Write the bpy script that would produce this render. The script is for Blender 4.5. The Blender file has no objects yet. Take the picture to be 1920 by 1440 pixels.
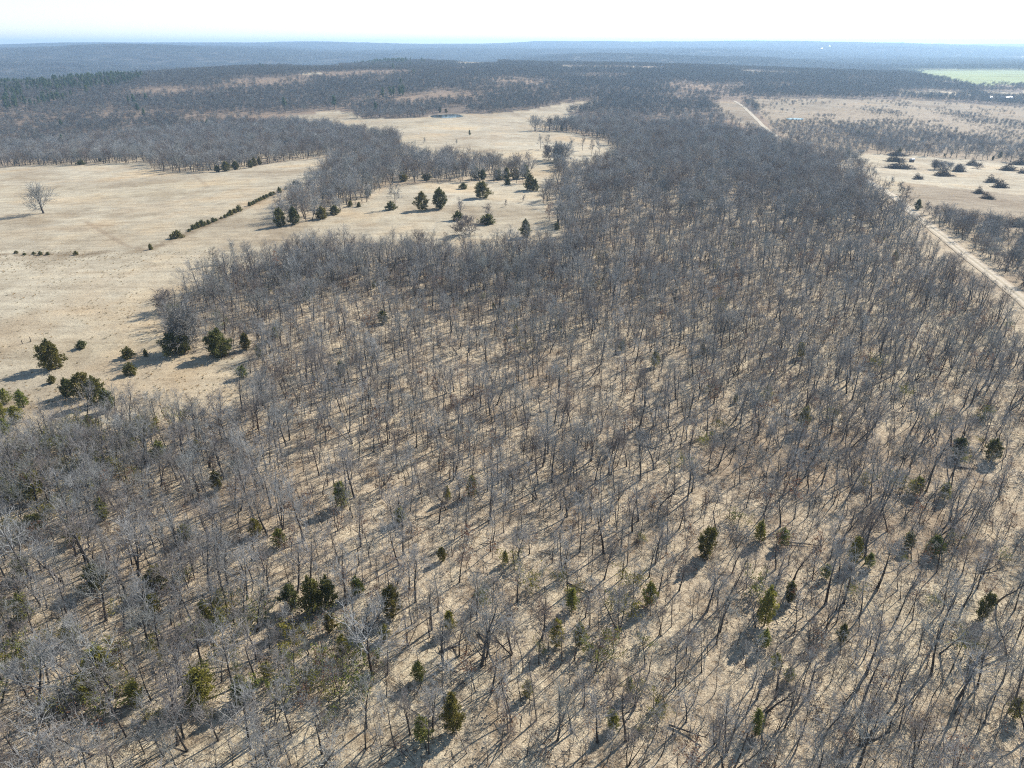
import bpy, math, random
import numpy as np
from mathutils import Vector

# ------------------------------------------------------------------ camera, sky, sun, exposure
S = bpy.context.scene
CAM_H = 65.0
FPX = 1333.0                                   # focal length in photo pixels (1920 wide)
PITCH = math.atan((720 - 86) / FPX)            # eye level lies on row 86 of the photo
SUN_AZ, SUN_EL = 45.0, 35.0                    # degrees right of the view axis, above the horizon

cam_data = bpy.data.cameras.new('camera')
cam_data.sensor_width = 36.0
cam_data.lens = FPX / 1920 * 36.0
cam_data.clip_start = 1.0
cam_data.clip_end = 90000.0
cam = bpy.data.objects.new('camera', cam_data)
S.collection.objects.link(cam)
cam.location = (0, 0, CAM_H)
cam.rotation_euler = (math.pi / 2 - PITCH, 0, 0)
S.camera = cam

world = bpy.data.worlds.new('World')
S.world = world
world.use_nodes = True
wn = world.node_tree
sky = wn.nodes.new('ShaderNodeTexSky')
sky.sky_type = 'NISHITA'
sky.sun_disc = False
sky.sun_elevation = math.radians(SUN_EL)
sky.sun_rotation = math.radians(SUN_AZ)
sky.altitude = 200
sky.air_density = 1.0
sky.dust_density = 0.0
wn.links.new(sky.outputs[0], wn.nodes['Background'].inputs[0])
wn.nodes['Background'].inputs[1].default_value = 0.105

sun_data = bpy.data.lights.new('sun', 'SUN')
sun_data.energy = 5.0
sun_data.angle = math.radians(0.5)
sun_data.color = (1.0, 0.95, 0.87)
sun = bpy.data.objects.new('sun', sun_data)
S.collection.objects.link(sun)
ae, ee = math.radians(SUN_AZ), math.radians(SUN_EL)
to_sun = Vector((math.sin(ae) * math.cos(ee), math.cos(ae) * math.cos(ee), math.sin(ee)))
sun.rotation_euler = to_sun.to_track_quat('Z', 'Y').to_euler()
sun.location = (0, 0, 300)

S.view_settings.view_transform = 'Standard'
S.view_settings.look = 'None'
S.view_settings.exposure = 0.8
S.view_settings.gamma = 1.0
S.view_settings.use_curve_mapping = False
S.cycles.use_denoising = False
S.cycles.filter_width = 1.1
S.cycles.max_bounces = 5
S.cycles.diffuse_bounces = 2
S.cycles.volume_bounces = 1
S.cycles.glossy_bounces = 2
S.cycles.caustics_reflective = False
S.cycles.caustics_refractive = False
S.cycles.sample_clamp_indirect = 4.0

rng = np.random.default_rng(11)
random.seed(5)
COL = S.collection

# ------------------------------------------------------------------ terrain height
sP, cP = math.sin(PITCH), math.cos(PITCH)
KD = np.array([1, 250, 400, 600, 800, 900, 1000, 1100, 1300, 1600, 2000, 2500, 3000, 3500, 5000, 7000, 9500, 14000, 30000, 60000.])
KX = np.array([-3000, -600, 0, 400, 800, 1200, 1600, 1920, 2500, 5000.])
_c = {
    0:    [0, 0, -4, -12, -25, -30, -30, -28, -15, 0, -15, -40, -45, -25, 25, 60, 66, 66, 66, 60],
    400:  [0, 0, -3, -10, -17, -18, -17, -12, 0, 15, 15, -10, -25, -10, 42, 74, 92, 78, 66, 60],
    800:  [0, 0, -2, -6, -8, -8, -6, 2, 10, 20, 18, 23, -5, 0, 38, 72, 90, 78, 66, 60],
    1200: [0, 0, -2, -7, -12, -12, -10, -8, -2, 8, 19, 8, -20, -10, 30, 71, 97, 78, 66, 60],
    1600: [0, 0, -3, -12, -17, -17.5, -17.5, -16, -12, -6, 8, -10, -25, -20, 15, 52, 70, 105, 66, 60],
    1920: [0, 0, -3, -14, -22, -24, -25, -26, -24, -18, -15, -2, -20, -20, 10, 42, 52, 95, 66, 60],
}
_tab = np.array([_c[0], _c[0], _c[0], _c[400], _c[800], _c[1200], _c[1600], _c[1920], _c[1920], _c[1920]], float)
DX = np.linspace(-3000, 5000, 641)
DL = np.linspace(0, math.log(60000), 600)
_t1 = np.array([np.interp(DL, np.log(KD), r) for r in _tab])
TAB = np.array([np.interp(DX, KX, _t1[:, j]) for j in range(len(DL))]).T
def _smooth(a, n, axis):
    k = np.hanning(n + 2)[1:-1]; k /= k.sum()
    pad = [(0, 0), (0, 0)]; pad[axis] = (n // 2, n // 2)
    return np.apply_along_axis(lambda v: np.convolve(v, k, 'valid'), axis, np.pad(a, pad, mode='edge'))
TAB = _smooth(_smooth(TAB, 11, 1), 31, 0)

def fbm(x, y, scale, seed, octaves=4, gain=0.5):
    """smooth lattice noise, about -1..1"""
    out = np.zeros_like(x, dtype=float); amp = 1.0; tot = 0
    for o in range(octaves):
        fx, fy = x / scale + 17.3 * seed, y / scale - 9.1 * seed
        ix, iy = np.floor(fx).astype(np.int64), np.floor(fy).astype(np.int64)
        tx, ty = fx - ix, fy - iy
        tx, ty = tx * tx * (3 - 2 * tx), ty * ty * (3 - 2 * ty)
        def hsh(a, b):
            n = (a * 374761393 + b * 668265263 + (seed * 31 + o) * 974711) & 0x7fffffff
            n = ((n ^ (n >> 13)) * 1274126177) & 0x7fffffff
            return ((n ^ (n >> 16)) & 0xffff) / 32767.5 - 1
        v = (hsh(ix, iy) * (1 - tx) + hsh(ix + 1, iy) * tx) * (1 - ty) + (hsh(ix, iy + 1) * (1 - tx) + hsh(ix + 1, iy + 1) * tx) * ty
        out += amp * v; tot += amp; amp *= gain; scale *= 0.5
    return out / tot

def sstep(a, b, v):
    t = np.clip((v - a) / (b - a), 0, 1)
    return t * t * (3 - 2 * t)

PONDS = []          # (cx, cy, rx, ry, level)
def height(x, y):
    x = np.asarray(x, float); y = np.asarray(y, float)
    d = np.maximum(np.hypot(x, y), 1.0)
    az = np.arctan2(x, y)
    px = 960 + 1477 * np.tan(np.clip(az, -1.1, 1.1))
    u = np.clip((px - DX[0]) / (DX[1] - DX[0]), 0, len(DX) - 1.001)
    v = np.clip(np.log(d) / (DL[1] - DL[0]), 0, len(DL) - 1.001)
    i, j = u.astype(int), v.astype(int); a, b = u - i, v - j
    h = (TAB[i, j] * (1 - a) + TAB[i + 1, j] * a) * (1 - b) + (TAB[i, j + 1] * (1 - a) + TAB[i + 1, j + 1] * a) * b
    h = h + fbm(x, y, 46, 3, 3) * 0.55 * (1 - sstep(600, 1500, d))
    h = h + fbm(x, y, 420, 5, 4) * 5.0 * sstep(950, 2200, d) + fbm(x, y, 1900, 8, 3) * 85.0 * sstep(2700, 3800, d) * (1 - 0.5 * sstep(4500, 8000, d)) - 26 * sstep(3000, 4500, d) * (1 - sstep(6500, 9000, d))
    for (cx, cy, rx, ry, lv) in PONDS:
        e = np.hypot((x - cx) / rx, (y - cy) / ry)
        w = 1 - sstep(1.05, 2.0, e)
        h = h * (1 - w) + (lv + 0.25) * w
        h = h - 1.2 * (1 - sstep(0.7, 1.1, e))
    return h

def project(x, y, z):
    dz = z - CAM_H
    cz = y * cP - dz * sP
    cy = y * sP + dz * cP
    cz = np.where(cz < 1.0, 1.0, cz)
    return 960 + FPX * x / cz, 720 - FPX * cy / cz, cz

_TT = np.concatenate([np.linspace(30, 400, 500), np.geomspace(401, 20000, 1600)])
def ground_at(px, py):
    """first point where the sight line through a photo pixel meets the terrain"""
    X, Y = px - 960, 720 - py
    r = np.array([X, FPX * cP + Y * sP, -FPX * sP + Y * cP])
    k = math.hypot(r[0], r[1])
    xs, ys, zs = _TT * r[0] / k, _TT * r[1] / k, CAM_H + _TT * r[2] / k
    g = zs - height(xs, ys)
    n = int(np.argmax(g <= 0)) if (g <= 0).any() else len(_TT) - 1
    if n > 0 and g[n] <= 0:
        a = g[n - 1] / (g[n - 1] - g[n])
        t = _TT[n - 1] + a * (_TT[n] - _TT[n - 1])
    else:
        t = _TT[n]
    x, y = t * r[0] / k, t * r[1] / k
    return x, y, float(height(np.array([x]), np.array([y]))[0])

for (px, py, rx, ry) in ((838, 217, 20, 24), (1490, 222, 11, 13)):
    x, y, z = ground_at(px, py)
    PONDS.append((x, y, rx, ry, z - 0.4))

# terrain occlusion: the running highest sight angle for each azimuth column
_vd = np.geomspace(60, 16000, 420)
_vx = np.linspace(-300, 2220, 253)
_vaz = np.arctan((_vx - 960) / 1477)
_gx, _gy = np.sin(_vaz)[:, None] * _vd[None], np.cos(_vaz)[:, None] * _vd[None]
_ang = (height(_gx, _gy) - CAM_H) / _vd[None]
_run = np.maximum.accumulate(_ang, axis=1)
def seen(x, y, ztop, slack=4.0):
    d = np.hypot(x, y); px = 960 + 1477 * np.tan(np.arctan2(x, y))
    i = np.clip(((px - _vx[0]) / (_vx[1] - _vx[0])).astype(int), 0, len(_vx) - 1)
    j = np.clip(np.searchsorted(_vd, d) - 3, 0, len(_vd) - 1)
    return (ztop + slack - CAM_H) / d >= _run[i, j]

# ------------------------------------------------------------------ land cover, outlined where it lies on the ground
def inside(poly, px, py):
    px = np.asarray(px); py = np.asarray(py)
    res = np.zeros(px.shape, bool); n = len(poly)
    for k in range(n):
        x1, y1 = poly[k]; x2, y2 = poly[(k + 1) % n]
        if y1 == y2: continue
        c = ((y1 > py) != (y2 > py)) & (px < (x2 - x1) * (py - y1) / (y2 - y1) + x1)
        res ^= c
    return res

HAYFIELD = [(-900, 330), (0, 314), (60, 310), (150, 310), (230, 306), (278, 305), (286, 319), (330, 324), (430, 322), (520, 305), (640, 293),
            (600, 332), (548, 375), (515, 418), (530, 428), (605, 409), (682, 382), (735, 349), (800, 342), (960, 340), (990, 350),
            (1000, 330), (985, 318), (900, 312), (800, 300), (740, 284), (752, 268), (640, 246), (580, 236), (490, 233), (540, 219), (600, 211), (655, 208),
            (680, 223), (790, 220), (860, 213), (930, 212), (1000, 205), (1060, 193), (1125, 188), (1098, 202), (1060, 213), (1100, 222), (1060, 236),
            (990, 246), (1070, 248), (1135, 266), (1165, 300), (1100, 322), (1045, 335), (1015, 372), (1030, 410), (1060, 440), (1062, 470),
            (1030, 470), (900, 477), (700, 479), (560, 483), (440, 512), (358, 552), (300, 585), (312, 630), (330, 662), (420, 672), (470, 668),
            (462, 745), (400, 775), (300, 785), (200, 795), (100, 805), (0, 845), (-900, 1150)]
COVER = [   # name, outline, distance range
    ('field', HAYFIELD, 60, 1150),
    ('field', [(1595, 287), (1700, 292), (1920, 306), (2400, 330), (2400, 480), (1920, 432), (1800, 414), (1740, 402), (1668, 360), (1625, 325)], 200, 900),
    ('brown', [(1690, 342), (1820, 356), (2400, 420), (2400, 480), (1920, 432), (1800, 414), (1740, 402), (1690, 372)], 200, 900),
    ('brown', [(1333, 196), (1355, 189), (1385, 190), (1412, 214), (1440, 243), (1400, 240), (1372, 226)], 500, 1500),
    ('field', [(1318, 316), (1362, 308), (1362, 318), (1322, 324)], 200, 700),
    ('field', [(1395, 268), (1420, 264), (1418, 271), (1396, 273)], 300, 900),
    ('brown', [(1405, 186), (1500, 184), (1700, 188), (1920, 202), (2300, 212), (2300, 224), (1920, 222), (1700, 207), (1560, 203), (1480, 214), (1450, 236)], 700, 1600),
    ('field', [(1672, 172), (1760, 170), (1830, 176), (1780, 181), (1690, 178)], 900, 1900),
    ('field', [(1822, 173), (1940, 172), (2200, 174), (2200, 185), (1930, 184), (1860, 182)], 900, 1900),
    ('green', [(1660, 130), (1780, 129), (1900, 133), (2200, 138), (2200, 158), (1920, 159), (1840, 160), (1770, 150), (1710, 140)], 1500, 3200),
    ('field', [(800, 111), (840, 109), (930, 114), (940, 122), (860, 123), (850, 118), (805, 117)], 1500, 3300),
    ('field', [(1040, 121), (1080, 124), (1180, 124), (1255, 126), (1250, 129), (1060, 129)], 1300, 2600),
    ('field', [(1075, 113), (1150, 111), (1240, 114), (1240, 119), (1120, 118)], 1500, 3300),
    ('field', [(1370, 130), (1500, 136), (1505, 140), (1400, 139)], 1300, 2600),
    ('pale', [(528, 126), (560, 124), (640, 125), (700, 127), (640, 129), (560, 129)], 1200, 2600),
    ('field', [(562, 136), (606, 137), (604, 140), (566, 139)], 1200, 2200),
    ('field', [(5, 110), (25, 111), (42, 117), (38, 120), (20, 117)], 2600, 9000),
    ('pale', [(1813, 101), (1819, 94), (1826, 94), (1819, 101)], 2600, 9000),
    ('pale', [(1785, 104), (1800, 103), (1804, 107), (1784, 107)], 2600, 9000),
    ('pale', [(1880, 106), (1930, 107), (1990, 110), (1930, 111), (1882, 108)], 2600, 9000),
    ('pale', [(1622, 101), (1626, 101), (1634, 110), (1630, 110)], 2600, 9000),
]
# the woodlot that stands inside the hayfield outline
WOODLOT = [(515, 415), (548, 372), (600, 332), (650, 306), (740, 290), (800, 302), (900, 313), (975, 320), (992, 346), (960, 341), (800, 342), (735, 349), (682, 382), (600, 409), (530, 426)]
SHRUBLAND = [(1405, 186), (1700, 186), (1920, 200), (2400, 215), (2400, 318), (1920, 304), (1700, 290), (1600, 286), (1535, 290), (1450, 244)]

ROAD_PX = [(2150, 770), (1990, 622), (1920, 565), (1850, 508), (1780, 453), (1708, 397), (1645, 348), (1570, 313), (1505, 284), (1465, 262), (1440, 244), (1412, 217), (1392, 198), (1376, 189)]
_rp = np.array([ground_at(*q)[:2] for q in ROAD_PX])
_s = np.concatenate([[0], np.cumsum(np.hypot(*np.diff(_rp, axis=0).T))])
_ss = np.arange(0, _s[-1], 4.0)
ROAD = np.stack([np.interp(_ss, _s, _rp[:, 0]), np.interp(_ss, _s, _rp[:, 1])], 1)
for _ in range(40):
    ROAD[1:-1] = 0.25 * ROAD[:-2] + 0.5 * ROAD[1:-1] + 0.25 * ROAD[2:]
def road_dist(x, y):
    out = np.full(np.shape(x), 1e9)
    for k in range(0, len(ROAD), 2):
        out = np.minimum(out, (x - ROAD[k, 0]) ** 2 + (y - ROAD[k, 1]) ** 2)
    return np.sqrt(out)

def cover(x, y, z):
    """dict of boolean masks for every cover kind"""
    px, py, _ = project(x, y, z)
    d = np.hypot(x, y)
    m = {k: np.zeros(np.shape(x), bool) for k in ('field', 'brown', 'green', 'pale')}
    for kind, poly, d0, d1 in COVER:
        sel = (d > d0) & (d < d1)
        m[kind] |= sel & inside(poly, px, py)
    wl = inside(WOODLOT, px, py) & (d > 200) & (d < 700)
    for k in m: m[k] &= ~wl
    shrub = inside(SHRUBLAND, px, py) & (d > 350) & (d < 1600)
    return m, shrub, px, py, d

# ------------------------------------------------------------------ materials
def new_mat(name):
    m = bpy.data.materials.new(name); m.use_nodes = True
    nt = m.node_tree
    return m, nt, nt.nodes['Principled BSDF']
def N(nt, kind, **kw):
    n = nt.nodes.new(kind)
    for k, v in kw.items(): setattr(n, k, v)
    return n
def noise(nt, scale, detail=4, rough=0.55, vec=None):
    n = N(nt, 'ShaderNodeTexNoise'); n.inputs['Scale'].default_value = scale
    n.inputs['Detail'].default_value = detail; n.inputs['Roughness'].default_value = rough
    if vec is not None: nt.links.new(vec, n.inputs['Vector'])
    return n.outputs['Fac']
def ramp(nt, fac, stops):
    r = N(nt, 'ShaderNodeValToRGB')
    els = r.color_ramp.elements
    while len(els) < len(stops): els.new(0.5)
    for e, (p, c) in zip(els, stops):
        e.position = p; e.color = (*c, 1) if len(c) == 3 else c
    nt.links.new(fac, r.inputs[0])
    return r.outputs[0]
def mix(nt, a, b, fac, mode='MIX'):
    n = N(nt, 'ShaderNodeMix', data_type='RGBA', blend_type=mode)
    for s, v in ((n.inputs[6], a), (n.inputs[7], b), (n.inputs[0], fac)):
        if hasattr(v, 'is_output'): nt.links.new(v, s)
        elif isinstance(v, (int, float)): s.default_value = v
        else: s.default_value = (*v, 1)
    return n.outputs[2]
def bump(nt, bsdf, fac, strength, dist):
    b = N(nt, 'ShaderNodeBump'); b.inputs['Strength'].default_value = strength; b.inputs['Distance'].default_value = dist
    nt.links.new(fac, b.inputs['Height']); nt.links.new(b.outputs[0], bsdf.inputs['Normal'])

def ground_material():
    m, nt, b = new_mat('ground_cover')
    at = N(nt, 'ShaderNodeAttribute', attribute_name='cover_colour').outputs['Color']
    wood = N(nt, 'ShaderNodeAttribute', attribute_name='litter').outputs['Fac']
    pos = N(nt, 'ShaderNodeNewGeometry').outputs['Position']
    big = noise(nt, 0.018, 5, 0.6, pos)
    mid = noise(nt, 0.16, 5, 0.65, pos)
    fine = noise(nt, 1.3, 5, 0.75, pos)
    grain = noise(nt, 5.5, 3, 0.7, pos)
    # dry grass: pale straw with greyer and tawny drifts
    straw = mix(nt, at, ramp(nt, big, [(0.32, (0.72, 0.66, 0.60)), (0.5, (1, 1, 1)), (0.68, (1.12, 1.0, 0.86))]), 1.0, 'MULTIPLY')
    straw = mix(nt, straw, ramp(nt, mid, [(0.3, (0.78, 0.74, 0.70)), (0.55, (1.02, 1.0, 0.98)), (0.75, (1.16, 1.12, 1.06))]), 1.0, 'MULTIPLY')
    mp = N(nt, 'ShaderNodeMapping'); mp.inputs['Rotation'].default_value = (0, 0, 0.35); mp.inputs['Scale'].default_value = (0.025, 0.30, 0.1)
    nt.links.new(pos, mp.inputs['Vector'])
    straw = mix(nt, straw, ramp(nt, noise(nt, 1.0, 4, 0.6, mp.outputs[0]), [(0.3, (0.84, 0.82, 0.80)), (0.5, (1, 1, 1)), (0.7, (1.10, 1.09, 1.07))]), 1.0, 'MULTIPLY')
    straw = mix(nt, straw, ramp(nt, fine, [(0.30, (0.62, 0.58, 0.54)), (0.48, (0.98, 0.98, 0.98)), (0.7, (1.15, 1.14, 1.1))]), 1.0, 'MULTIPLY')
    # fallen leaves: tan, rust and pale flecks
    leaf = mix(nt, at, ramp(nt, mid, [(0.28, (0.55, 0.49, 0.44)), (0.48, (0.98, 0.96, 0.94)), (0.70, (1.16, 1.15, 1.10))]), 1.0, 'MULTIPLY')
    leaf = mix(nt, leaf, ramp(nt, fine, [(0.30, (0.40, 0.34, 0.29)), (0.46, (0.90, 0.87, 0.84)), (0.64, (1.25, 1.24, 1.20))]), 1.0, 'MULTIPLY')
    leaf = mix(nt, leaf, ramp(nt, grain, [(0.32, (0.55, 0.48, 0.42)), (0.5, (1, 1, 1)), (0.68, (1.35, 1.32, 1.28))]), 0.8, 'MULTIPLY')
    col = mix(nt, straw, leaf, wood)
    nt.links.new(col, b.inputs['Base Color'])
    b.inputs['Roughness'].default_value = 0.95
    b.inputs['Specular IOR Level'].default_value = 0.08
    h = N(nt, 'ShaderNodeMath', operation='ADD'); nt.links.new(fine, h.inputs[0]); nt.links.new(grain, h.inputs[1])
    bump(nt, b, h.outputs[0], 0.7, 0.25)
    return m

def wood_material(name, dark, light, scale=3.0):
    m, nt, b = new_mat(name)
    oi = N(nt, 'ShaderNodeObjectInfo').outputs['Random']
    pos = N(nt, 'ShaderNodeNewGeometry').outputs['Position']
    base = mix(nt, dark, light, ramp(nt, noise(nt, scale, 3, 0.7, pos), [(0.3, (0, 0, 0)), (0.7, (1, 1, 1))]))
    var = ramp(nt, oi, [(0.0, (0.55, 0.45, 0.40)), (0.15, (0.80, 0.72, 0.68)), (0.35, (1.05, 1.05, 1.05)), (0.55, (0.72, 0.74, 0.74)), (0.75, (1.25, 1.25, 1.24)), (0.9, (0.95, 0.98, 0.92)), (1.0, (0.70, 0.60, 0.56))])
    nt.links.new(mix(nt, base, var, 1.0, 'MULTIPLY'), b.inputs['Base Color'])
    b.inputs['Roughness'].default_value = 0.85
    b.inputs['Specular IOR Level'].default_value = 0.2
    return m

def leaf_material(name, cols, rough=0.7):
    m, nt, b = new_mat(name)
    oi = N(nt, 'ShaderNodeObjectInfo').outputs['Random']
    pos = N(nt, 'ShaderNodeNewGeometry').outputs['Position']
    a = ramp(nt, noise(nt, 1.1, 4, 0.7, pos), [(0.3, cols[0]), (0.5, cols[1]), (0.7, cols[2])])
    var = ramp(nt, oi, [(0.0, (0.75, 0.85, 0.9)), (0.4, (1, 1, 1)), (0.7, (1.25, 1.08, 0.85)), (1.0, (0.9, 1.0, 1.0))])
    c = mix(nt, a, var, 1.0, 'MULTIPLY')
    nt.links.new(c, b.inputs['Base Color'])
    b.inputs['Roughness'].default_value = rough
    b.inputs['Specular IOR Level'].default_value = 0.25
    tl = N(nt, 'ShaderNodeBsdfTranslucent'); nt.links.new(c, tl.inputs['Color'])
    ms = N(nt, 'ShaderNodeMixShader'); ms.inputs[0].default_value = 0.35
    nt.links.new(b.outputs[0], ms.inputs[1]); nt.links.new(tl.outputs[0], ms.inputs[2])
    nt.links.new(ms.outputs[0], nt.nodes['Material Output'].inputs['Surface'])
    return m

M = {}
M['ground'] = ground_material()
M['trunk'] = wood_material('oak_bark', (0.045, 0.037, 0.032), (0.11, 0.097, 0.085), 2.2)
M['twig'] = wood_material('oak_twigs', (0.170, 0.165, 0.157), (0.365, 0.36, 0.35), 1.2)
M['far_twig'] = wood_material('far_twigs', (0.12, 0.118, 0.108), (0.20, 0.198, 0.185), 0.3)
M['mid_twig'] = wood_material('canopy_twigs', (0.170, 0.168, 0.163), (0.36, 0.358, 0.35), 0.8)
M['russet_twig'] = wood_material('russet_twigs', (0.15, 0.122, 0.102), (0.25, 0.205, 0.17), 1.2)
M['dead'] = wood_material('weathered_wood', (0.35, 0.33, 0.31), (0.6, 0.58, 0.55), 3)
M['brush'] = wood_material('cut_brush', (0.05, 0.042, 0.04), (0.12, 0.105, 0.10), 2)
M['brown_leaf'] = leaf_material('withered_leaves', ((0.10, 0.05, 0.03), (0.17, 0.085, 0.05), (0.24, 0.14, 0.09)))
M['cedar'] = leaf_material('cedar_sprays', ((0.060, 0.066, 0.022), (0.125, 0.122, 0.034), (0.23, 0.20, 0.055)))
M['olive'] = leaf_material('olive_sprays', ((0.12, 0.13, 0.032), (0.22, 0.22, 0.050), (0.33, 0.31, 0.080)))
M['pine'] = leaf_material('pine_needles', ((0.06, 0.10, 0.045), (0.11, 0.16, 0.07), (0.17, 0.22, 0.11)))
M['straw'] = leaf_material('straw_blades', ((0.30, 0.235, 0.14), (0.40, 0.32, 0.20), (0.47, 0.39, 0.26)))

def simple(name, col, rough=0.7, metal=0, nscale=None, var=0.25):
    m, nt, b = new_mat(name)
    if nscale:
        pos = N(nt, 'ShaderNodeNewGeometry').outputs['Position']
        c = ramp(nt, noise(nt, nscale, 5, 0.65, pos), [(0.3, tuple(v * (1 - var) for v in col)), (0.7, tuple(min(1, v * (1 + var)) for v in col))])
        nt.links.new(c, b.inputs['Base Color'])
    else:
        b.inputs['Base Color'].default_value = (*col, 1)
    b.inputs['Roughness'].default_value = rough; b.inputs['Metallic'].default_value = metal
    return m
M['white_wall'] = simple('white_siding', (0.75, 0.74, 0.72), 0.6, 0, 0.6, 0.08)
M['metal_roof'] = simple('pale_metal_roof', (0.72, 0.73, 0.74), 0.35, 0.3, 0.5, 0.1)
M['dark_wall'] = simple('weathered_boards', (0.10, 0.075, 0.06), 0.85, 0, 1.5, 0.3)
M['glass'] = simple('window_glass', (0.03, 0.04, 0.05), 0.1)
M['door'] = simple('door_paint', (0.2, 0.12, 0.08), 0.6)

def water_material():
    m, nt, b = new_mat('pond_water')
    b.inputs['Base Color'].default_value = (0.035, 0.05, 0.055, 1)
    b.inputs['Roughness'].default_value = 0.10
    b.inputs['IOR'].default_value = 1.33
    pos = N(nt, 'ShaderNodeNewGeometry').outputs['Position']
    bump(nt, b, noise(nt, 0.8, 3, 0.6, pos), 0.06, 0.05)
    return m
M['water'] = water_material()

def track_material():
    m, nt, b = new_mat('dirt_track')
    ac = N(nt, 'ShaderNodeAttribute', attribute_name='across').outputs['Fac']
    pos = N(nt, 'ShaderNodeNewGeometry').outputs['Position']
    c = ramp(nt, ac, [(0.0, (0.34, 0.27, 0.17)), (0.2, (0.42, 0.35, 0.25)), (0.32, (0.50, 0.43, 0.325)), (0.44, (0.36, 0.30, 0.20)), (0.56, (0.36, 0.30, 0.20)), (0.68, (0.50, 0.43, 0.325)), (0.8, (0.46, 0.38, 0.27)), (1.0, (0.33, 0.26, 0.17))])
    c = mix(nt, c, ramp(nt, noise(nt, 0.7, 5, 0.7, pos), [(0.3, (0.72, 0.70, 0.68)), (0.7, (1.15, 1.15, 1.15))]), 1.0, 'MULTIPLY')
    nt.links.new(c, b.inputs['Base Color']); b.inputs['Roughness'].default_value = 0.95
    bump(nt, b, noise(nt, 2.0, 4, 0.7, pos), 0.5, 0.15)
    return m
M['track'] = track_material()

# ------------------------------------------------------------------ helpers
def mesh_from(name, V, F, mats, mat_idx=None, smooth=False):
    """F: (n,3) or (n,4) index array (or list of several)"""
    me = bpy.data.meshes.new(name)
    Fs = F if isinstance(F, list) else [F]
    loops = np.concatenate([np.asarray(f).ravel() for f in Fs]).astype(np.int32)
    sizes = np.concatenate([np.full(len(f), np.asarray(f).shape[1]) for f in Fs]).astype(np.int32)
    starts = np.concatenate([[0], np.cumsum(sizes)[:-1]]).astype(np.int32)
    me.vertices.add(len(V)); me.vertices.foreach_set('co', np.asarray(V, np.float32).ravel())
    me.loops.add(len(loops)); me.loops.foreach_set('vertex_index', loops)
    me.polygons.add(len(sizes)); me.polygons.foreach_set('loop_start', starts); me.polygons.foreach_set('loop_total', sizes)
    for m in mats: me.materials.append(m)
    if mat_idx is not None: me.polygons.foreach_set('material_index', np.asarray(mat_idx, np.int32))
    if smooth: me.polygons.foreach_set('use_smooth', np.ones(len(sizes), bool))
    me.update(calc_edges=True)
    return me
def link(name, data, parent=None, loc=None):
    o = bpy.data.objects.new(name, data); COL.objects.link(o)
    if parent is not None: o.parent = parent
    if loc is not None: o.location = loc
    return o
def tag(o, label, cat, group=None):
    o['label'] = label; o['category'] = cat
    if group: o['group'] = group
    return o

class Build:
    """collects tubes and flakes into one mesh"""
    def __init__(s): s.V = []; s.F3 = []; s.F4 = []; s.n = 0
    def tube(s, P, R, k=3):
        P = np.asarray(P, float); n = len(P)
        T = np.gradient(P, axis=0); T /= np.linalg.norm(T, axis=1)[:, None] + 1e-9
        ref = np.array([0.31, 0.95, 0.11]) if abs(T[0, 2]) > 0.8 else np.array([0.1, 0.12, 0.98])
        A = np.cross(T, ref); A /= np.linalg.norm(A, axis=1)[:, None] + 1e-9
        Bn = np.cross(T, A)
        an = np.arange(k) * 2 * math.pi / k
        V = P[:, None] + (A[:, None] * np.cos(an)[None, :, None] + Bn[:, None] * np.sin(an)[None, :, None]) * np.asarray(R)[:, None, None]
        s.V.append(V.reshape(-1, 3))
        i = np.arange(n - 1)[:, None] * k; j = np.arange(k)[None]; j2 = (j + 1) % k
        s.F4.append(np.stack([i + j, i + j2, i + k + j2, i + k + j], -1).reshape(-1, 4) + s.n)
        s.n += n * k
    def quads(s, C, U, W):
        """flat diamonds at C with half axes U and W"""
        V = np.stack([C - U, C - W, C + U, C + W], 1).reshape(-1, 3)
        s.V.append(V)
        s.F4.append((np.arange(len(C))[:, None] * 4 + np.arange(4)[None]) + s.n); s.n += len(V)
    def tris(s, A, Bp, C):
        s.V.append(np.stack([A, Bp, C], 1).reshape(-1, 3))
        s.F3.append((np.arange(len(A))[:, None] * 3 + np.arange(3)[None]) + s.n); s.n += 3 * len(A)
    def data(s):
        return np.concatenate(s.V), ([np.concatenate(s.F4)] if s.F4 else []) + ([np.concatenate(s.F3)] if s.F3 else [])
    def mesh(s, name, mat, smooth=False):
        V, F = s.data()
        return mesh_from(name, V, F, [mat], smooth=smooth)
    def box(s, x0, x1, y0, y1, z0, z1):
        V = np.array([[x, y, z] for z in (z0, z1) for y in (y0, y1) for x in (x0, x1)], float)
        s.V.append(V); s.F4.append(np.array([[0, 2, 3, 1], [4, 5, 7, 6], [0, 1, 5, 4], [2, 6, 7, 3], [0, 4, 6, 2], [1, 3, 7, 5]]) + s.n); s.n += 8

def join_mesh(name, builds, mats):
    Vs, Fq, Ft, mq, mt_, n = [], [], [], [], [], 0
    for i, b in enumerate(builds):
        if not b.n: continue
        Vs.append(np.concatenate(b.V))
        if b.F4: f = np.concatenate(b.F4) + n; Fq.append(f); mq.append(np.full(len(f), i))
        if b.F3: f = np.concatenate(b.F3) + n; Ft.append(f); mt_.append(np.full(len(f), i))
        n += b.n
    F = ([np.concatenate(Fq)] if Fq else []) + ([np.concatenate(Ft)] if Ft else [])
    return mesh_from(name, np.concatenate(Vs), F, mats, np.concatenate(mq + mt_))

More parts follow.
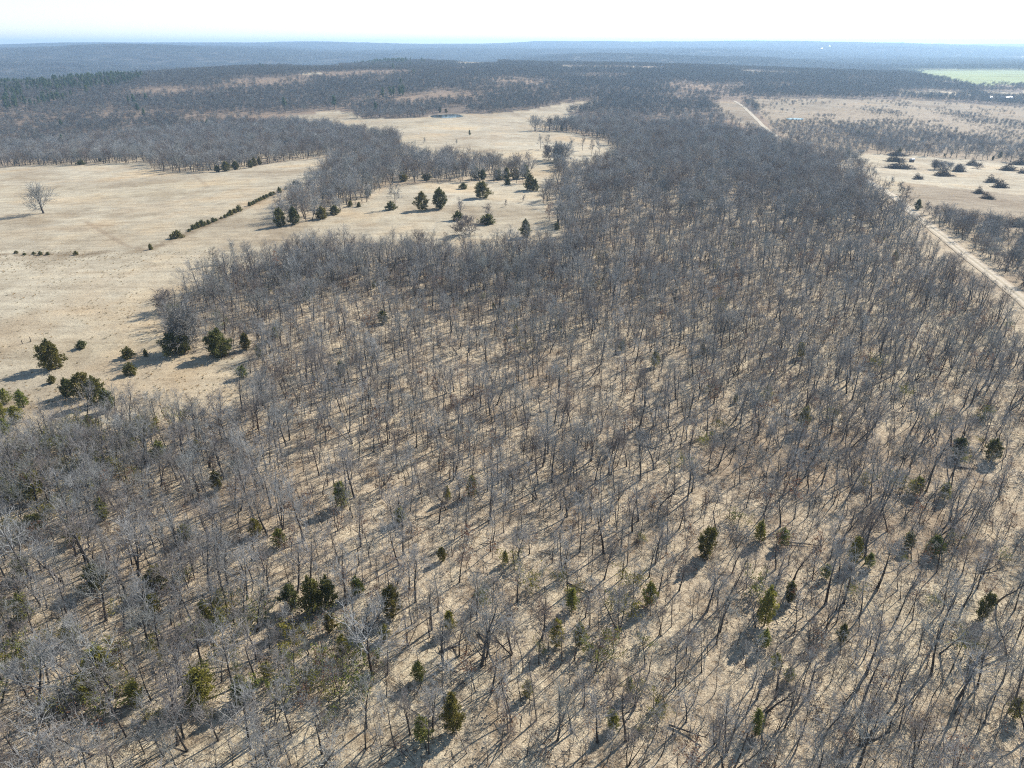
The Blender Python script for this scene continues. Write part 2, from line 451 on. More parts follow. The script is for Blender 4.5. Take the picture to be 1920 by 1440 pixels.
# ------------------------------------------------------------------ ground sheet
def build_ground():
    cols_f = np.arctan((np.arange(-260, 2181, 4.0) - 960) / 1477)
    a0, a1 = cols_f[0], cols_f[-1]
    rest = np.linspace(a1, a0 + 2 * math.pi, 70)[1:-1]
    az = np.concatenate([cols_f, rest])
    ys = np.concatenate([np.arange(1700, 400, -5.0), np.arange(400, 92, -2.5)])
    dr = CAM_H / np.tan(np.arctan((ys - 720) / FPX) + PITCH)
    far = np.geomspace(dr[-1], 20000, 40)[1:]
    near = np.array([4.0, 12, 20, 27])
    dr = np.concatenate([near, dr[dr > 30], far])
    X = np.sin(az)[None] * dr[:, None]; Y = np.cos(az)[None] * dr[:, None]
    Z = height(X, Y)
    nr, nc = X.shape
    V = np.stack([X, Y, Z], -1).reshape(-1, 3)
    V = np.vstack([V, [[0, 0, float(height(np.array([0.0]), np.array([1.0]))[0])]]])
    i = np.arange(nr - 1)[:, None] * nc; j = np.arange(nc)[None]; j2 = (j + 1) % nc
    F4 = np.stack([i + j, i + nc + j, i + nc + j2, i + j2], -1).reshape(-1, 4)[:, ::-1]
    c = nr * nc
    F3 = np.stack([np.full(nc, c), np.arange(nc), (np.arange(nc) + 1) % nc], 1)[:, ::-1]
    me = mesh_from('ground', V, [F4, F3], [M['ground']], smooth=True)
    x, y, z = V.T
    m, shrub, px, py, d = cover(x, y, z)
    infront = y > 5
    colr = np.empty((len(V), 3))
    colr[:] = (0.435, 0.372, 0.275)                               # leaf litter under the oaks
    n1 = fbm(x, y, 90, 21, 4); n2 = fbm(x, y, 26, 22, 4)
    colr += (np.clip(n1, -1, 1) * 0.10)[:, None] * np.array([0.30, 0.24, 0.18])
    rust = sstep(0.15, 0.6, n2)[:, None]
    colr = colr * (1 - 0.55 * rust) + np.array([0.235, 0.18, 0.13]) * 0.55 * rust
    sod = sstep(0.1, 0.5, fbm(x, y, 38, 27, 4))[:, None]
    colr = colr * (1 - 0.5 * sod) + np.array([0.46, 0.41, 0.30]) * 0.5 * sod
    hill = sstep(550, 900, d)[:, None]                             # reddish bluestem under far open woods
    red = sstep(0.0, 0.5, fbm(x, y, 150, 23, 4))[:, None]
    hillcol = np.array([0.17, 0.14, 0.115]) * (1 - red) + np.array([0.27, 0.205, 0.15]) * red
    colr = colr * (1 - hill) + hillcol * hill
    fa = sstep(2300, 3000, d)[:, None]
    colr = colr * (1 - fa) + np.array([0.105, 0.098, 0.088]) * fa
    lit = np.ones(len(V)) * 1.0
    sh = shrub & ~m['brown']
    colr[sh] = np.array([0.30, 0.245, 0.175]) + 0.05 * n1[sh][:, None]
    t = sstep(-0.4, 0.5, n1)[:, None]; t2 = sstep(0.1, 0.6, n2)[:, None]
    fieldc = np.array([0.40, 0.352, 0.26]) * (1 - t) + np.array([0.46, 0.415, 0.318]) * t
    fieldc = fieldc * (1 - 0.35 * t2) + np.array([0.40, 0.30, 0.185]) * 0.35 * t2
    t3 = sstep(0.05, 0.5, fbm(x, y * 2.2, 120, 29, 4))[:, None]; t4 = sstep(0.1, 0.5, fbm(x, y, 60, 35, 4))[:, None]
    fieldc = fieldc * (1 - 0.5 * t3) + np.array([0.44, 0.385, 0.27]) * 0.5 * t3
    fieldc = fieldc * (1 - 0.35 * t4) + np.array([0.30, 0.25, 0.18]) * 0.35 * t4
    def strip(line, width, c, amount):
        pts = np.array([ground_at(*q)[:2] for q in line]); dd = np.full(len(V), 1e9)
        for a, b_ in zip(pts[:-1], pts[1:]):
            ab = b_ - a; tt = np.clip(((x - a[0]) * ab[0] + (y - a[1]) * ab[1]) / (ab @ ab), 0, 1)
            dd = np.minimum(dd, np.hypot(x - a[0] - tt * ab[0], y - a[1] - tt * ab[1]))
        w = (amount * (1 - sstep(width * 0.4, width, dd)))[:, None]
        return fieldc * (1 - w) + np.array(c) * w
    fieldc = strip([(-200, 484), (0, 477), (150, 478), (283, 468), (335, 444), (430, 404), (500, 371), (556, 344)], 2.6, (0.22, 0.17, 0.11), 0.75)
    fieldc = strip([(160, 415), (200, 440), (240, 462), (283, 470)], 1.5, (0.29, 0.23, 0.16), 0.6)
    fieldc = strip([(-100, 408), (60, 404), (200, 398), (330, 380), (390, 350), (360, 325)], 1.6, (0.30, 0.24, 0.17), 0.45)
    fieldc = strip([(0, 560), (140, 540), (300, 500), (430, 460), (520, 435)], 1.4, (0.46, 0.40, 0.30), 0.5)
    for k, c in (('field', fieldc), ('brown', np.array([[0.31, 0.26, 0.19]]) * (1 + 0.12 * n1[:, None])), ('green', np.array([[0.30, 0.36, 0.17]]) * np.ones((len(V), 1))), ('pale', np.array([[0.66, 0.60, 0.52]]) * np.ones((len(V), 1)))):
        s = m[k]; colr[s] = (c if len(c) == len(V) else np.repeat(c, len(V), 0))[s]; lit[s] = 0
    lit[d > 1500] *= 0.3
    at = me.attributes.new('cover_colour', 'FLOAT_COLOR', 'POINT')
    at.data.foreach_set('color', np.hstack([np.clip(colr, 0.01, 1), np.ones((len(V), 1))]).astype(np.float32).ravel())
    al = me.attributes.new('litter', 'FLOAT', 'POINT'); al.data.foreach_set('value', lit.astype(np.float32))
    o = link('ground', me); o['kind'] = 'structure'
    return o
build_ground()

def build_road():
    T = np.gradient(ROAD, axis=0); T /= np.linalg.norm(T, axis=1)[:, None]
    Nn = np.stack([T[:, 1], -T[:, 0]], 1)
    off = np.array([-2.8, -2.1, -1.2, -0.9, -0.4, 0, 0.4, 0.9, 1.2, 2.1, 2.8]) * 0.8
    dz = np.array([0.02, 0.12, 0.08, 0.05, 0.12, 0.15, 0.12, 0.05, 0.08, 0.12, 0.02])
    wob = fbm(ROAD[:, 0], ROAD[:, 1], 18, 31, 2)[:, None] * 0.35
    offs = off[None] + wob
    offs[:, 0] -= 0.7 * np.abs(fbm(ROAD[:, 0], ROAD[:, 1], 9, 32, 2)); offs[:, -1] += 0.7 * np.abs(fbm(ROAD[:, 0], ROAD[:, 1], 9, 33, 2))
    P = ROAD[:, None] + Nn[:, None] * offs[..., None]
    Z = height(P[..., 0], P[..., 1]) + dz[None] + 0.10
    V = np.concatenate([P, Z[..., None]], -1).reshape(-1, 3)
    n, k = len(ROAD), len(off)
    i = np.arange(n - 1)[:, None] * k; j = np.arange(k - 1)[None]
    F = np.stack([i + j, i + j + 1, i + k + j + 1, i + k + j], -1).reshape(-1, 4)
    me = mesh_from('dirt_road', V, F, [M['track']], smooth=True)
    a = me.attributes.new('across', 'FLOAT', 'POINT')
    a.data.foreach_set('value', np.tile((off + 2.24) / 4.48, n).astype(np.float32))
    o = link('dirt_road', me); o['kind'] = 'structure'
build_road()

for k, (cx, cy, rx, ry, lv) in enumerate(PONDS):
    n = 48; a = np.arange(n) * 2 * math.pi / n
    w = 1.0 + 0.10 * np.sin(2 * a + k) + 0.06 * np.sin(5 * a + 1)
    V = np.vstack([np.stack([cx + rx * w * np.cos(a), cy + ry * w * np.sin(a), np.full(n, lv)], 1), [[cx, cy, lv]]])
    o = link('pond_water', mesh_from('pond_water', V, np.stack([np.arange(n), (np.arange(n) + 1) % n, np.full(n, n)], 1), [M['water']]))
    o['kind'] = 'structure'

# ------------------------------------------------------------------ tree forms
def unit(v): return v / (np.linalg.norm(v) + 1e-9)
def wander(r, p, d, length, n, wig, up):
    P = [np.array(p, float)]; d = unit(np.array(d, float)); step = length / n
    for _ in range(n):
        d = unit(d + r.normal(0, wig, 3) + np.array([0, 0, up]))
        P.append(P[-1] + d * step)
    return np.array(P)
def side_dir(r, d, ang):
    q = unit(np.cross(d, r.normal(0, 1, 3)))
    return unit(d * math.cos(ang) + q * math.sin(ang))
def along(P, t):
    f = t * (len(P) - 1); i = min(int(f), len(P) - 2); a = f - i
    return P[i] * (1 - a) + P[i + 1] * a, unit(P[i + 1] - P[i])

def oak(seed, H=9.0, spread=1.0, bole=0.45, r0=0.11, limbs=7, subs=5, twigs=5, tw_r=0.011, stems=1, wig=0.10, leaf=0.0, ntw=3, tlen=1.0, lead=0.86, lean_s=0.07):
    """a leafless oak; returns builders for trunk, crown and withered leaves"""
    r = np.random.default_rng(seed)
    tr, cr, lf = Build(), Build(), Build()
    for st in range(stems):
        lean = r.normal(0, lean_s if stems == 1 else 0.28, 2)
        base = np.array([r.normal(0, 0.12), r.normal(0, 0.12), -0.4]) if stems > 1 else np.array([0, 0, -0.4])
        hh = H * (1 if st == 0 else r.uniform(0.75, 0.98))
        P = wander(r, base, (lean[0], lean[1], 1), hh * lead, 9, wig, 0.08)
        t = np.linspace(0, 1, len(P))
        R = r0 * (1.0 if st == 0 else 0.8) * (1 - 0.80 * t) ; R[0] *= 1.35
        tr.tube(P, R, 6)
        for li in range(limbs):
            tt = bole + (1 - bole) * ((li + r.uniform(0.1, 0.9)) / limbs)
            p, d = along(P, min(tt, 0.99))
            ang = r.uniform(0.65, 1.15) * (1 - 0.45 * (tt - bole) / (1 - bole))
            L = H * 0.30 * spread * r.uniform(0.7, 1.25) * (1.05 - 0.45 * (tt - bole) / (1 - bole))
            la = li * 2.4 + r.normal(0, 0.35) + st * 1.3
            Q = wander(r, p, unit(d * math.cos(ang) + np.array([math.cos(la), math.sin(la), 0]) * math.sin(ang)), L, 5, 0.20, 0.10)
            rl = max(0.018, r0 * 0.42 * (1 - 0.6 * tt))
            cr.tube(Q, np.linspace(rl, 0.012, 6), 4)
            for si in range(subs):
                ts = 0.25 + 0.75 * (si + r.uniform(0, 1)) / subs
                p2, d2 = along(Q, min(ts, 0.99))
                L2 = L * r.uniform(0.35, 0.6)
                B2 = wander(r, p2, side_dir(r, d2, r.uniform(0.5, 1.1)), L2, 3, 0.25, 0.10)
                cr.tube(B2, np.linspace(max(0.012, rl * 0.5), tw_r, 4), 3)
                for ti in range(twigs):
                    p3, d3 = along(B2, min(0.99, 0.2 + 0.8 * (ti + r.uniform(0, 1)) / twigs))
                    L3 = r.uniform(0.4, 0.95) * tlen
                    T3 = wander(r, p3, side_dir(r, d3, r.uniform(0.4, 1.0)), L3, ntw - 1, 0.25, 0.12)
                    cr.tube(T3, np.linspace(tw_r, tw_r * 0.55, ntw), 3)
                    if leaf and r.random() < leaf:
                        nL = 5
                        C = T3[-1] + r.normal(0, 0.16, (nL, 3))
                        U = r.normal(0, 1, (nL, 3)); U /= np.linalg.norm(U, axis=1)[:, None]
                        W = np.cross(U, r.normal(0, 1, (nL, 3))); W /= np.linalg.norm(W, axis=1)[:, None] + 1e-9
                        lf.quads(C, U * 0.11, W * 0.07)
    return tr, cr, lf

def sprays(r, b, C, out, size):
    n = len(C)
    U = unit_rows(out + r.normal(0, 0.55, (n, 3)) + np.array([0, 0, 0.35]))
    W = unit_rows(np.cross(U, r.normal(0, 1, (n, 3))))
    s = size * r.uniform(0.6, 1.3, n)[:, None]
    b.quads(C, U * s, W * s * 0.38)
def unit_rows(a): return a / (np.linalg.norm(a, axis=1)[:, None] + 1e-9)

def cedar(seed, H=6.0, W=2.2, n=1600, size=0.30, low=0.06, lobes=26, fill=1.0, point=1.0):
    """a redcedar: short trunk, then boughs of scale-leaf sprays in an uneven cone or egg"""
    r = np.random.default_rng(seed)
    tr, fo = Build(), Build()
    P = wander(r, (0, 0, -0.3), (r.normal(0, .04), r.normal(0, .04), 1), H * 0.92, 5, 0.03, 0.02)
    tr.tube(P, np.linspace(0.035 * H * 0.6, 0.02, 6), 6)
    per = max(8, n // lobes // 2)
    for k in range(lobes * 2):
        t = low + (1 - low) * (k + r.uniform(0, 1)) / (lobes * 2)
        prof = ((1 - t) ** (0.62 * point)) * min(1.0, 0.45 + (t - low) * 3.2)
        rad = W * prof * r.uniform(0.5, 1.28)
        a = k * 2.4 + r.uniform(-0.4, 0.4)
        d = np.array([math.cos(a), math.sin(a), 0])
        p0, _ = along(P, min(t, 0.98))
        tip = p0 + d * rad + np.array([0, 0, rad * 0.35])
        tr.tube(np.array([p0, (p0 + tip) / 2 + [0, 0, -0.05], tip]), [0.03, 0.02, 0.008], 3)
        s = r.uniform(0.25, 1.0, per) ** 0.6
        C = p0 + (tip - p0) * s[:, None] + r.normal(0, 0.16 + 0.14 * W * (1 - s)[:, None] * 0.6, (per, 3))
        sprays(r, fo, C, np.tile(d, (per, 1)) * 0.9, size)
    m = int(n * 0.06)
    C = np.array([0, 0, H * 0.9]) + r.normal(0, 1, (m, 3)) * np.array([0.12, 0.12, 0.3]) * W * 0.45
    sprays(r, fo, C, np.tile([0, 0, 1.0], (m, 1)), size * 0.8)
    return tr, fo

def far_tree(seed, H=9.0, W=2.6, n=46, r=None, thick=0.10):
    r = np.random.default_rng(seed)
    b = Build()
    P = wander(r, (0, 0, -0.4), (r.normal(0, .08), r.normal(0, .08), 1), H * 0.8, 4, 0.08, 0.02)
    b.tube(P, np.linspace(0.13, 0.05, 5), 3)
    a = r.uniform(0, 2 * math.pi, n); t = r.uniform(0.4, 1.0, n)
    p0 = np.stack([np.zeros(n), np.zeros(n), H * 0.8 * t], 1) + 0
    dirs = np.stack([np.cos(a), np.sin(a), r.uniform(0.2, 1.3, n)], 1); dirs = unit_rows(dirs)
    q0 = p0 + dirs * r.uniform(0.2, 0.9, n)[:, None] * W * 0.5
    q1 = q0 + unit_rows(dirs + r.normal(0, 0.5, (n, 3))) * W * r.uniform(0.35, 0.8, n)[:, None]
    wv = unit_rows(np.cross(q1 - q0, r.normal(0, 1, (n, 3)))) * thick
    b.tris(q0 - wv, q0 + wv, q1)
    return b

FORMS = bpy.data.collections.new('plant_forms')      # never linked to the scene: only the source of the scattered copies
class Library:
    def __init__(s, name): s.col = bpy.data.collections.new(name); s.n = 0; s.idx = {}
    def add(s, key, me):
        o = bpy.data.objects.new('%s_%03d' % (s.col.name, s.n), me); s.col.objects.link(o)
        s.idx.setdefault(key, []).append(s.n); s.n += 1

OAKS = []           # (trunk mesh, crown mesh, leaf mesh or None, joined mesh)
specs = []
for k in range(8):   # slender poles of the closed stand
    specs.append(dict(H=7.6 + 0.25 * k, spread=0.70 + 0.06 * (k % 3), bole=0.42 + 0.04 * (k % 4), r0=0.095 + 0.008 * (k % 3), limbs=7, subs=4, twigs=6, tw_r=0.013))
for k in range(8):   # canopy oaks
    specs.append(dict(H=9.2 + 0.25 * k, spread=1.15 + 0.12 * (k % 3), bole=0.36 + 0.03 * (k % 3), r0=0.165 + 0.012 * (k % 4), limbs=11, subs=6, twigs=6, tw_r=0.0135, lead=0.74))
for k in range(4):   # forked, several stems
    specs.append(dict(H=9.0 + 0.3 * k, spread=0.75, bole=0.40, r0=0.13, limbs=6, subs=5, twigs=6, tw_r=0.013, stems=2 + k % 2))
for k in range(3):   # with withered leaves still on
    specs.append(dict(H=7.0 + 0.5 * k, spread=0.8, bole=0.35, r0=0.09, limbs=6, subs=4, twigs=5, leaf=0.28))
near_lib = Library('oak_form')
for k, sp in enumerate(specs):
    tr, cr, lf = oak(100 + k, wig=0.035 + 0.02 * (k % 3), **sp)
    mats = [M['trunk'], M['twig'], M['brown_leaf']]
    OAKS.append((tr.mesh('oak_trunk', M['trunk'], True), cr.mesh('oak_crown', M['twig']), lf.mesh('oak_leaves', M['brown_leaf']) if lf.n else None))
    near_lib.add('pole' if k < 8 else 'oak' if k < 16 else 'fork' if k < 20 else 'leafy', join_mesh('oak_form', [tr, cr, lf], mats))
for k in range(8):   # coarser, for 250 m and beyond
    tr, cr, lf = oak(300 + k, H=9.0 + 0.25 * k, spread=1.45, bole=0.30, r0=0.17, limbs=12, subs=6, twigs=4, tw_r=0.024, ntw=2, tlen=1.1, lead=0.66)
    near_lib.add('mid', join_mesh('oak_form', [tr, cr], [M['trunk'], M['mid_twig'] if k < 7 else M['russet_twig']]))
for k in range(6):
    b = far_tree(400 + k, H=9 + 0.4 * k, W=3.8, n=110, thick=0.09)
    near_lib.add('far', b.mesh('far_oak_form', M['far_twig']))
for k in range(4):   # stretches of wood seen from kilometres away
    r = np.random.default_rng(500 + k); parts = []
    bb = Build()
    for q in range(64):
        b = far_tree(5000 + 100 * k + q, H=r.uniform(8, 12), W=r.uniform(4, 5.5), n=16, thick=0.5)
        off = np.array([(q % 8 - 3.5) * 8 + r.normal(0, 2), (q // 8 - 3.5) * 8 + r.normal(0, 2), -0.6])
        for v in b.V: bb.V.append(v + off)
        for f in b.F4: bb.F4.append(f + bb.n)
        for f in b.F3: bb.F3.append(f + bb.n)
        bb.n += b.n
    near_lib.add('stretch', bb.mesh('far_wood_form', M['far_twig']))

CEDARS = {}
def cedar_set(kind, count, fmat, **kw):
    CEDARS[kind] = []
    for k in range(count):
        kk = {a: (v[k % len(v)] if isinstance(v, (list, tuple)) else v) for a, v in kw.items()}
        tr, fo = cedar(700 + 37 * k + len(kind), **kk)
        CEDARS[kind].append((tr.mesh('cedar_trunk', M['trunk'], True), fo.mesh('cedar_crown', fmat), kk['H'], tr, fo))
cedar_set('cone', 4, M['cedar'], H=6.0, W=[2.3, 2.6, 2.0, 2.8], n=4600, size=0.20, point=0.74)
cedar_set('egg', 3, M['cedar'], H=5.0, W=[2.7, 3.0, 2.5], n=4200, size=0.22, low=0.02, point=0.75)
cedar_set('bush', 3, M['cedar'], H=2.0, W=[1.2, 1.4, 1.0], n=700, size=0.22, low=0.01, point=0.7, lobes=14)
cedar_set('olive', 4, M['olive'], H=5.5, W=[1.7, 1.9, 1.5, 1.7], n=1500, size=0.21, low=0.14, point=0.8)
cedar_set('shag', 5, M['cedar'], H=5.5, W=[2.1, 1.8, 2.3, 1.9, 2.0], n=3000, size=0.19, low=0.10, point=0.62, lobes=22)
ever_lib = Library('evergreen_form')
for kind in ('cone', 'olive'):
    for (a, b_, h, tr, fo) in CEDARS[kind]:
        ever_lib.add(kind, join_mesh('evergreen_form', [tr, fo], [M['trunk'], M['cedar'] if kind == 'cone' else M['olive']]))
for k in range(3):
    tr, fo = cedar(900 + k, H=13, W=3.2, n=260, size=1.1, low=0.3, lobes=12)
    ever_lib.add('pine', join_mesh('evergreen_form', [tr, fo], [M['trunk'], M['pine']]))

# ------------------------------------------------------------------ scattering
def scatter_nodes(name, col):
    ng = bpy.data.node_groups.new(name, 'GeometryNodeTree')
    ng.interface.new_socket('Geometry', in_out='INPUT', socket_type='NodeSocketGeometry')
    ng.interface.new_socket('Geometry', in_out='OUTPUT', socket_type='NodeSocketGeometry')
    n, l = ng.nodes, ng.links
    gi, go = n.new('NodeGroupInput'), n.new('NodeGroupOutput')
    iop = n.new('GeometryNodeInstanceOnPoints')
    ci = n.new('GeometryNodeCollectionInfo'); ci.inputs['Collection'].default_value = col
    ci.inputs['Separate Children'].default_value = True; ci.inputs['Reset Children'].default_value = True
    def attr(nm, ty):
        a = n.new('GeometryNodeInputNamedAttribute'); a.data_type = ty; a.inputs['Name'].default_value = nm
        return a.outputs['Attribute']
    e2r = n.new('FunctionNodeEulerToRotation')
    l.new(attr('turn', 'FLOAT_VECTOR'), e2r.inputs[0])
    l.new(gi.outputs[0], iop.inputs['Points'])
    l.new(ci.outputs[0], iop.inputs['Instance'])
    iop.inputs['Pick Instance'].default_value = True
    l.new(attr('form', 'INT'), iop.inputs['Instance Index'])
    l.new(e2r.outputs[0], iop.inputs['Rotation'])
    l.new(attr('size', 'FLOAT_VECTOR'), iop.inputs['Scale'])
    l.new(iop.outputs[0], go.inputs[0])
    return ng
def scatter(name, lib, pts, form, turn, size, label, cat):
    me = bpy.data.meshes.new(name)
    me.vertices.add(len(pts)); me.vertices.foreach_set('co', np.asarray(pts, np.float32).ravel())
    a = me.attributes.new('form', 'INT', 'POINT'); a.data.foreach_set('value', np.asarray(form, np.int32))
    a = me.attributes.new('turn', 'FLOAT_VECTOR', 'POINT'); a.data.foreach_set('vector', np.asarray(turn, np.float32).ravel())
    a = me.attributes.new('size', 'FLOAT_VECTOR', 'POINT'); a.data.foreach_set('vector', np.asarray(size, np.float32).ravel())
    o = link(name, me)
    md = o.modifiers.new('scatter', 'NODES'); md.node_group = scatter_nodes(name, lib.col)
    o['kind'] = 'stuff'; o['label'] = label; o['category'] = cat
    return o

def candidates(d0, d1, cell, jit=0.48, margin=0.10):
    n = int(d1 / cell) + 2
    gx, gy = np.meshgrid(np.arange(-n, n + 1) * cell, np.arange(1, n + 1) * cell)
    gx, gy = gx.ravel(), gy.ravel()
    d = np.hypot(gx, gy)
    k = (d > d0 - cell) & (d < d1 + cell) & (np.abs(gx) < gy * (0.80 + margin) + 26)
    gx, gy = gx[k], gy[k]
    gx = gx + rng.uniform(-jit, jit, len(gx)) * cell; gy = gy + rng.uniform(-jit, jit, len(gy)) * cell
    d = np.hypot(gx, gy); k = (d >= d0) & (d < d1)
    gx, gy = gx[k], gy[k]
    z = height(gx, gy)
    px, py, cz = project(gx, gy, z)
    k = (px > -160) & (px < 2080) & (py < 1440 + 330) & seen(gx, gy, z + 9)
    return gx[k], gy[k], z[k]

PINES = [[(-100, 165), (110, 158), (215, 148), (270, 150), (240, 165), (150, 185), (40, 208), (-100, 215)], [(655, 121), (690, 113), (755, 112), (760, 122), (700, 124)],
         [(230, 193), (300, 190), (335, 196), (300, 203), (235, 199)], [(712, 176), (755, 173), (760, 186), (715, 188)], [(200, 95), (470, 90), (520, 102), (300, 122), (180, 118)]]
def wood_density(x, y, z):
    m, shrub, px, py, d = cover(x, y, z)
    op = m['field'] | m['brown'] | m['green'] | m['pale']
    n1 = fbm(x, y, 70, 41, 3); n2 = fbm(x, y, 24, 42, 3)
    dens = 0.86 + 0.65 * n2
    far = sstep(600, 900, d)
    dens = dens - far * np.clip(0.05 + 1.7 * fbm(x, y, 150, 23, 4), 0, 0.85)     # thin where the bluestem glades are
    s = np.where(py < 210, 0.05, np.where(py < 228, 0.3, 0.95)) + 1.7 * fbm(x, y, 55, 43, 3) * (py > 205)
    dens = np.where(shrub, s, dens)
    dens = np.where(op, 0, dens)
    dens = np.where(m['brown'] & shrub, 0.01 + 0.35 * (fbm(x, y, 45, 44, 3) > 0.28), dens)
    for (cx, cy, rx, ry, lv) in PONDS:
        dens = np.where(np.hypot((x - cx) / rx, (y - cy) / ry) < (1.35 if rx > 15 else 2.6), 0, dens)
    for p in PINES[:4]: dens = np.where(inside(p, px, py) & (d > 800), dens * 0.8, dens)
    cx, cy, rx, ry, lv = PONDS[0]
    a = (x - cx) * cx / math.hypot(cx, cy) + (y - cy) * cy / math.hypot(cx, cy); l = (x - cx) * cy / math.hypot(cx, cy) - (y - cy) * cx / math.hypot(cx, cy)
    dens = np.where((a > 0) & (a < 95) & (l > -6) & (l < 24), 0, dens)
    rd = road_dist(x, y) if len(x) else dens
    west = x < np.interp(y, ROAD[:, 1], ROAD[:, 0])
    dens = np.where(rd < np.where(west, np.where(y < 470, 11.5, np.where(y < 600, 4.0, 14.0)), 5.0), 0, dens)
    return dens, shrub, px, py, d, rd

W_pts, W_form, W_turn, W_size = [], [], [], []
def put(lib, key, x, y, z, smin, smax, wide=1.0, tilt=0.05, spr=None):
    n = len(x)
    W_pts.append(np.stack([x, y, z], 1))
    keys = key if isinstance(key, np.ndarray) else np.array(lib.idx[key])[rng.integers(0, len(lib.idx[key]), n)]
    W_form.append(keys)
    W_turn.append(np.stack([rng.normal(0, tilt, n), rng.normal(0, tilt, n), rng.uniform(0, 2 * math.pi, n)], 1))
    s = rng.uniform(smin, smax, n) if spr is None else spr
    w = s * wide * rng.uniform(0.9, 1.15, n)
    W_size.append(np.stack([w, w, s], 1))

# evergreens mixed into the woods
W_pts, W_form, W_turn, W_size = [], [], [], []
x, y, z = candidates(42, 320, 9)
dens, shrub, px, py, d, rd = wood_density(x, y, z)
k = (dens > 0.3) & (rng.random(len(x)) < 0.05 + 0.09 * (px < 500) * (py > 650) + 0.25 * (px < 260) * (py > 800) * (py < 1050))
put(ever_lib, 'olive', x[k], y[k], z[k], 0.35, 0.8, 1.0)
k = (dens > 0.3) & (px < 820) & (py > 940) & (rng.random(len(x)) < 0.36)
put(ever_lib, 'olive', x[k], y[k], z[k], 0.4, 0.95, 1.2)
x, y, z = candidates(300, 900, 16)
dens, shrub, px, py, d, rd = wood_density(x, y, z)
k = (dens > 0.3) & (rng.random(len(x)) < 0.035)
put(ever_lib, 'cone', x[k], y[k], z[k], 0.5, 1.0, 1.0)
k = (dens > 0) & (dens < 0.4) & (rng.random(len(x)) < 0.10)
put(ever_lib, 'cone', x[k], y[k], z[k], 0.25, 0.5, 1.0)
x, y, z = candidates(800, 2700, 10)
px, py, _ = project(x, y, z)
k = np.zeros(len(x), bool)
for p in PINES[:4]: k |= inside(p, px + 22 * fbm(x, y, 60, 66, 3), py + 9 * fbm(x, y, 90, 67, 3)) & (rng.random(len(x)) < np.clip(0.20 + 0.9 * fbm(x, y, 70, 68, 3), 0.03, 0.6))
k |= (rng.random(len(x)) < 0.004) & (px < 800)
k &= wood_density(x, y, z)[0] > 0
put(ever_lib, 'pine', x[k], y[k], z[k], 0.8, 1.3, 1.0)
scatter('evergreen_woodland', ever_lib, np.concatenate(W_pts), np.concatenate(W_form), np.concatenate(W_turn), np.concatenate(W_size),
        'scattered green cedars and pines showing through the grey woods', 'evergreens')

# undergrowth and dry grass
und_lib = Library('undergrowth_form')
for k in range(6):
    r = np.random.default_rng(1200 + k); b = Build()
    for q in range(7 + k):
        p = np.array([r.normal(0, 0.4), r.normal(0, 0.4), -0.05])
        P = wander(r, p, (r.normal(0, 0.5), r.normal(0, 0.5), 1), r.uniform(0.6, 1.9), 3, 0.2, 0.05)
        b.tube(P, np.linspace(0.018, 0.006, 4), 3)
        for t in (0.4, 0.6, 0.8):
            p2, d2 = along(P, t); b.tube(wander(r, p2, side_dir(r, d2, 0.7), 0.45, 2, 0.2, 0.05), [0.01, 0.008, 0.005], 3)
    lf = Build(); n = 26
    C = np.stack([r.normal(0, 0.5, n), r.normal(0, 0.5, n), np.abs(r.normal(0.2, 0.3, n))], 1)
    U = unit_rows(r.normal(0, 1, (n, 3))); W = unit_rows(np.cross(U, r.normal(0, 1, (n, 3))))
    if k % 2: lf.quads(C, U * 0.10, W * 0.07)
    und_lib.add('brush', join_mesh('undergrowth_form', [b, lf], [M['russet_twig'] if k < 3 else M['twig'], M['brown_leaf']]))
for k in range(5):   # whip-thin saplings
    tr, cr, lf = oak(1250 + k, H=4.2, spread=0.55, bole=0.3, r0=0.038, limbs=6, subs=2, twigs=2, tw_r=0.010, ntw=2, wig=0.05, tlen=0.7, leaf=0.3 if k == 4 else 0)
    und_lib.add('sapling', join_mesh('undergrowth_form', [tr, cr, lf], [M['trunk'], M['twig'], M['brown_leaf']]))
for k in range(4):   # fallen sticks
    r = np.random.default_rng(1300 + k); b = Build()
    for q in range(5):
        a = r.uniform(0, 6.28); P = wander(r, (r.normal(0, .9), r.normal(0, .9), 0.05), (math.cos(a), math.sin(a), 0.05), r.uniform(0.8, 2.6), 3, 0.12, -0.02)
        b.tube(P, np.linspace(0.035, 0.015, 4), 3)
    und_lib.add('stick', b.mesh('undergrowth_form', M['trunk']))
for k in range(5):   # loose olive scrub, half bare stems
    r = np.random.default_rng(1350 + k); b = Build(); lf = Build()
    for q in range(9):
        P = wander(r, (r.normal(0, 0.45), r.normal(0, 0.45), -0.05), (r.normal(0, 0.45), r.normal(0, 0.45), 1), r.uniform(1.2, 2.8), 4, 0.15, 0.05)
        b.tube(P, np.linspace(0.024, 0.008, 5), 3)
        for t in (0.3, 0.45, 0.6, 0.7, 0.8, 0.9):
            p2, d2 = along(P, t); T2 = wander(r, p2, side_dir(r, d2, 0.8), r.uniform(0.4, 0.8), 2, 0.2, 0.08); b.tube(T2, [0.011, 0.009, 0.006], 3)
            n = int(r.integers(3, 13))
            sprays(r, lf, T2[-1] + r.normal(0, 0.17, (n, 3)), np.tile(unit(d2), (n, 1)), 0.13)
    und_lib.add('scrub', join_mesh('undergrowth_form', [b, lf], [M['twig'], M['olive']]))
W_pts, W_form, W_turn, W_size = [], [], [], []
x, y, z = candidates(40, 240, 3.0)
dens, shrub, px, py, d, rd = wood_density(x, y, z)
nn = fbm(x, y, 16, 78, 3)
pr = 0.03 + 0.55 * sstep(1000, 1250, py) * sstep(1000, 350, px) + 0.10 * sstep(950, 1150, py) + 0.25 * sstep(420, 150, px) * (py > 720)
